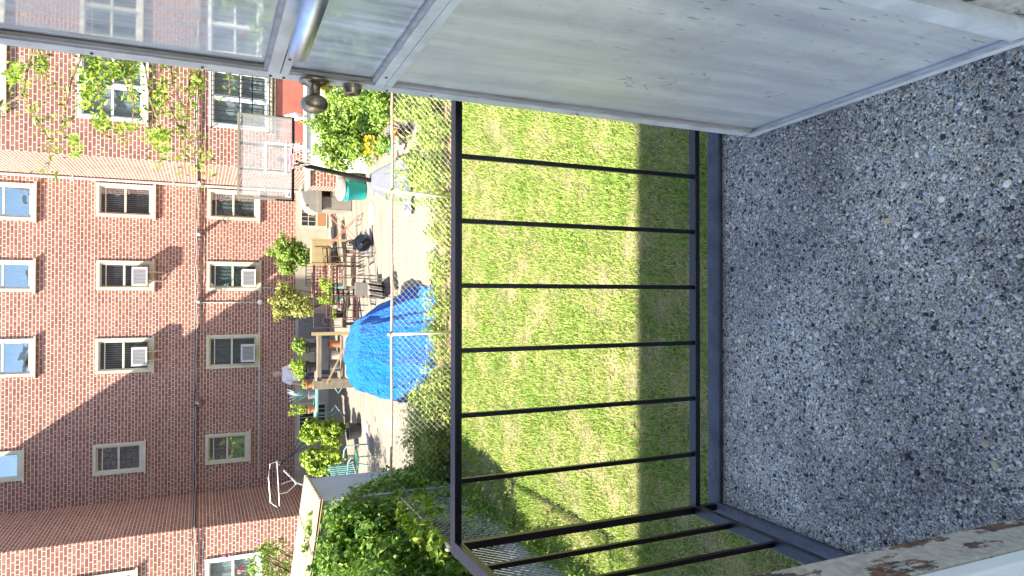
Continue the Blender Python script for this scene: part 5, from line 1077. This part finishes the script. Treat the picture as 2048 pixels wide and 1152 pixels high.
# overhead service cable (its shadow crosses the lawn)
pts = []
for t_ in (-2.2, -1.2, -.3, .5, 1.3, 2.1):
    g1 = W(1000, 935, z=0); g2 = W(1290, 1150, z=0); g = g1 + (g2 - g1) * t_; g[0] += .10 * t_ * t_ * .3; pts.append(tuple(g - SD / (-SD[2]) * -7.4 * -1 + np.array([0, 0, 0]) if False else g - SD * (7.4 / -SD[2]) ))
mb = MB(); mb.tube(pts, .024, 6); thing1(mb, 'overhead_cable', 'cable_black', pts[0], 'thin black service cable sagging overhead between the houses', 'cable')

# ------------------------------------------------------------------ person
def skin_mesh(name, verts, edges, radii, mat, parent, base, root=0, sub=2):
    me = bpy.data.meshes.new(name); me.from_pydata([tuple(Vector(v)) for v in verts], edges, []); o = bpy.data.objects.new(name, me); COL.objects.link(o)
    md = o.modifiers.new('skin', 'SKIN'); sv = me.skin_vertices[0].data
    for i, r_ in enumerate(radii): sv[i].radius = (r_, r_) if not isinstance(r_, tuple) else r_; sv[i].use_root = (i == root)
    sb = o.modifiers.new('sub', 'SUBSURF'); sb.levels = sub; sb.render_levels = sub
    dg = bpy.context.evaluated_depsgraph_get(); me2 = bpy.data.meshes.new_from_object(o.evaluated_get(dg)); o.modifiers.clear(); o.data = me2; me2.materials.append(MATS[mat])
    for p_ in me2.polygons: p_.use_smooth = True
    me2.name = name; o.parent = parent; return o
yp = 20.55; hd = W(557, 748, y=yp); px_, pzg = hd[0], G(yp); Hh = (W(547, 748, y=yp)[2] - pzg); k_ = Hh / 1.68; pB = (px_, yp, pzg)
per = empty('person', pB, 'person in a loose pale shirt leaning over the potted plants by the brick wall', 'person')
S = lambda x, y, z: (x * k_, y * k_, z * k_)
# leaning slightly to the left of the photo-upright view (towards -x), back to the camera
v = [S(-.10, 0, .95), S(-.08, 0, 1.15), S(-.04, -.01, 1.32), S(-.01, -.02, 1.42), S(0, -.03, 1.48), S(.0, -.03, 1.58), S(.0, -.03, 1.65),
     S(-.19, -.01, 1.36), S(-.30, -.08, 1.12), S(-.36, -.24, .98), S(-.37, -.31, .95),
     S(.13, -.01, 1.38), S(.20, -.06, 1.12), S(.14, -.24, 1.00), S(.12, -.31, .98),
     S(-.19, 0, .88), S(-.20, .02, .48), S(-.20, .05, .07), S(-.20, -.12, .03), S(-.01, 0, .88), S(0, .02, .48), S(0, .05, .07), S(.0, -.12, .03)]
e = [(0, 1), (1, 2), (2, 3), (3, 4), (4, 5), (5, 6), (2, 7), (7, 8), (8, 9), (9, 10), (2, 11), (11, 12), (12, 13), (13, 14), (0, 15), (15, 16), (16, 17), (17, 18), (0, 19), (19, 20), (20, 21), (21, 22)]
r_ = [.13, .12, .13, .07, .05, .085, .07, .055, .045, .03, .034, .055, .045, .03, .034, .085, .06, .04, .035, .085, .06, .04, .035]
for hi, ox in ((10, -1), (14, 1)):
    hx, hy, hz = v[hi]
    for f_ in range(5):
        a_ = (-.028 + .014 * f_) * k_; ln = (.075, .085, .09, .08, .05)[f_] * k_; i0 = len(v)
        v += [(hx + a_ * .8, hy - .03 * k_, hz - .01), (hx + a_ * 1.3, hy - .03 * k_ - ln * .5, hz - .02), (hx + a_ * 1.3, hy - .03 * k_ - ln * .8, hz - .05)]; e += [(hi, i0), (i0, i0 + 1), (i0 + 1, i0 + 2)]; r_ += [.010, .009, .008]
skin_mesh('body', v, e, [q * k_ for q in r_], 'skin', per, pB)
hv = [S(-.12, 0, .93), S(-.10, 0, 1.08), S(-.07, 0, 1.22), S(-.04, -.01, 1.34), S(-.02, -.02, 1.42), S(-.19, -.01, 1.37), S(-.29, -.06, 1.17), S(.13, -.01, 1.39), S(.20, -.05, 1.18)]
skin_mesh('shirt', hv, [(0, 1), (1, 2), (2, 3), (3, 4), (3, 5), (5, 6), (3, 7), (7, 8)], [q * k_ for q in (.19, .18, .17, .155, .075, .09, .075, .09, .075)], 'shirt', per, pB)
skin_mesh('trousers', [S(-.10, 0, .96), S(-.19, 0, .86), S(-.20, .02, .48), S(-.20, .05, .12), S(-.01, 0, .86), S(0, .02, .48), S(0, .05, .12)], [(0, 1), (1, 2), (2, 3), (0, 4), (4, 5), (5, 6)], [q * k_ for q in (.15, .105, .08, .065, .105, .08, .065)], 'trousers', per, pB)
mb = MB(); mb.lathe([(.03, -.115), (.075, -.09), (.098, -.03), (.100, .02), (.085, .07), (.05, .105), (.012, .118)], (0, .012 * k_, 1.595 * k_), (0, .15, 1), 18); hr = mb.build('hair', 'hair', per, (0, 0, 0), smooth=True)
per.rotation_euler = (0, 0, R(12))
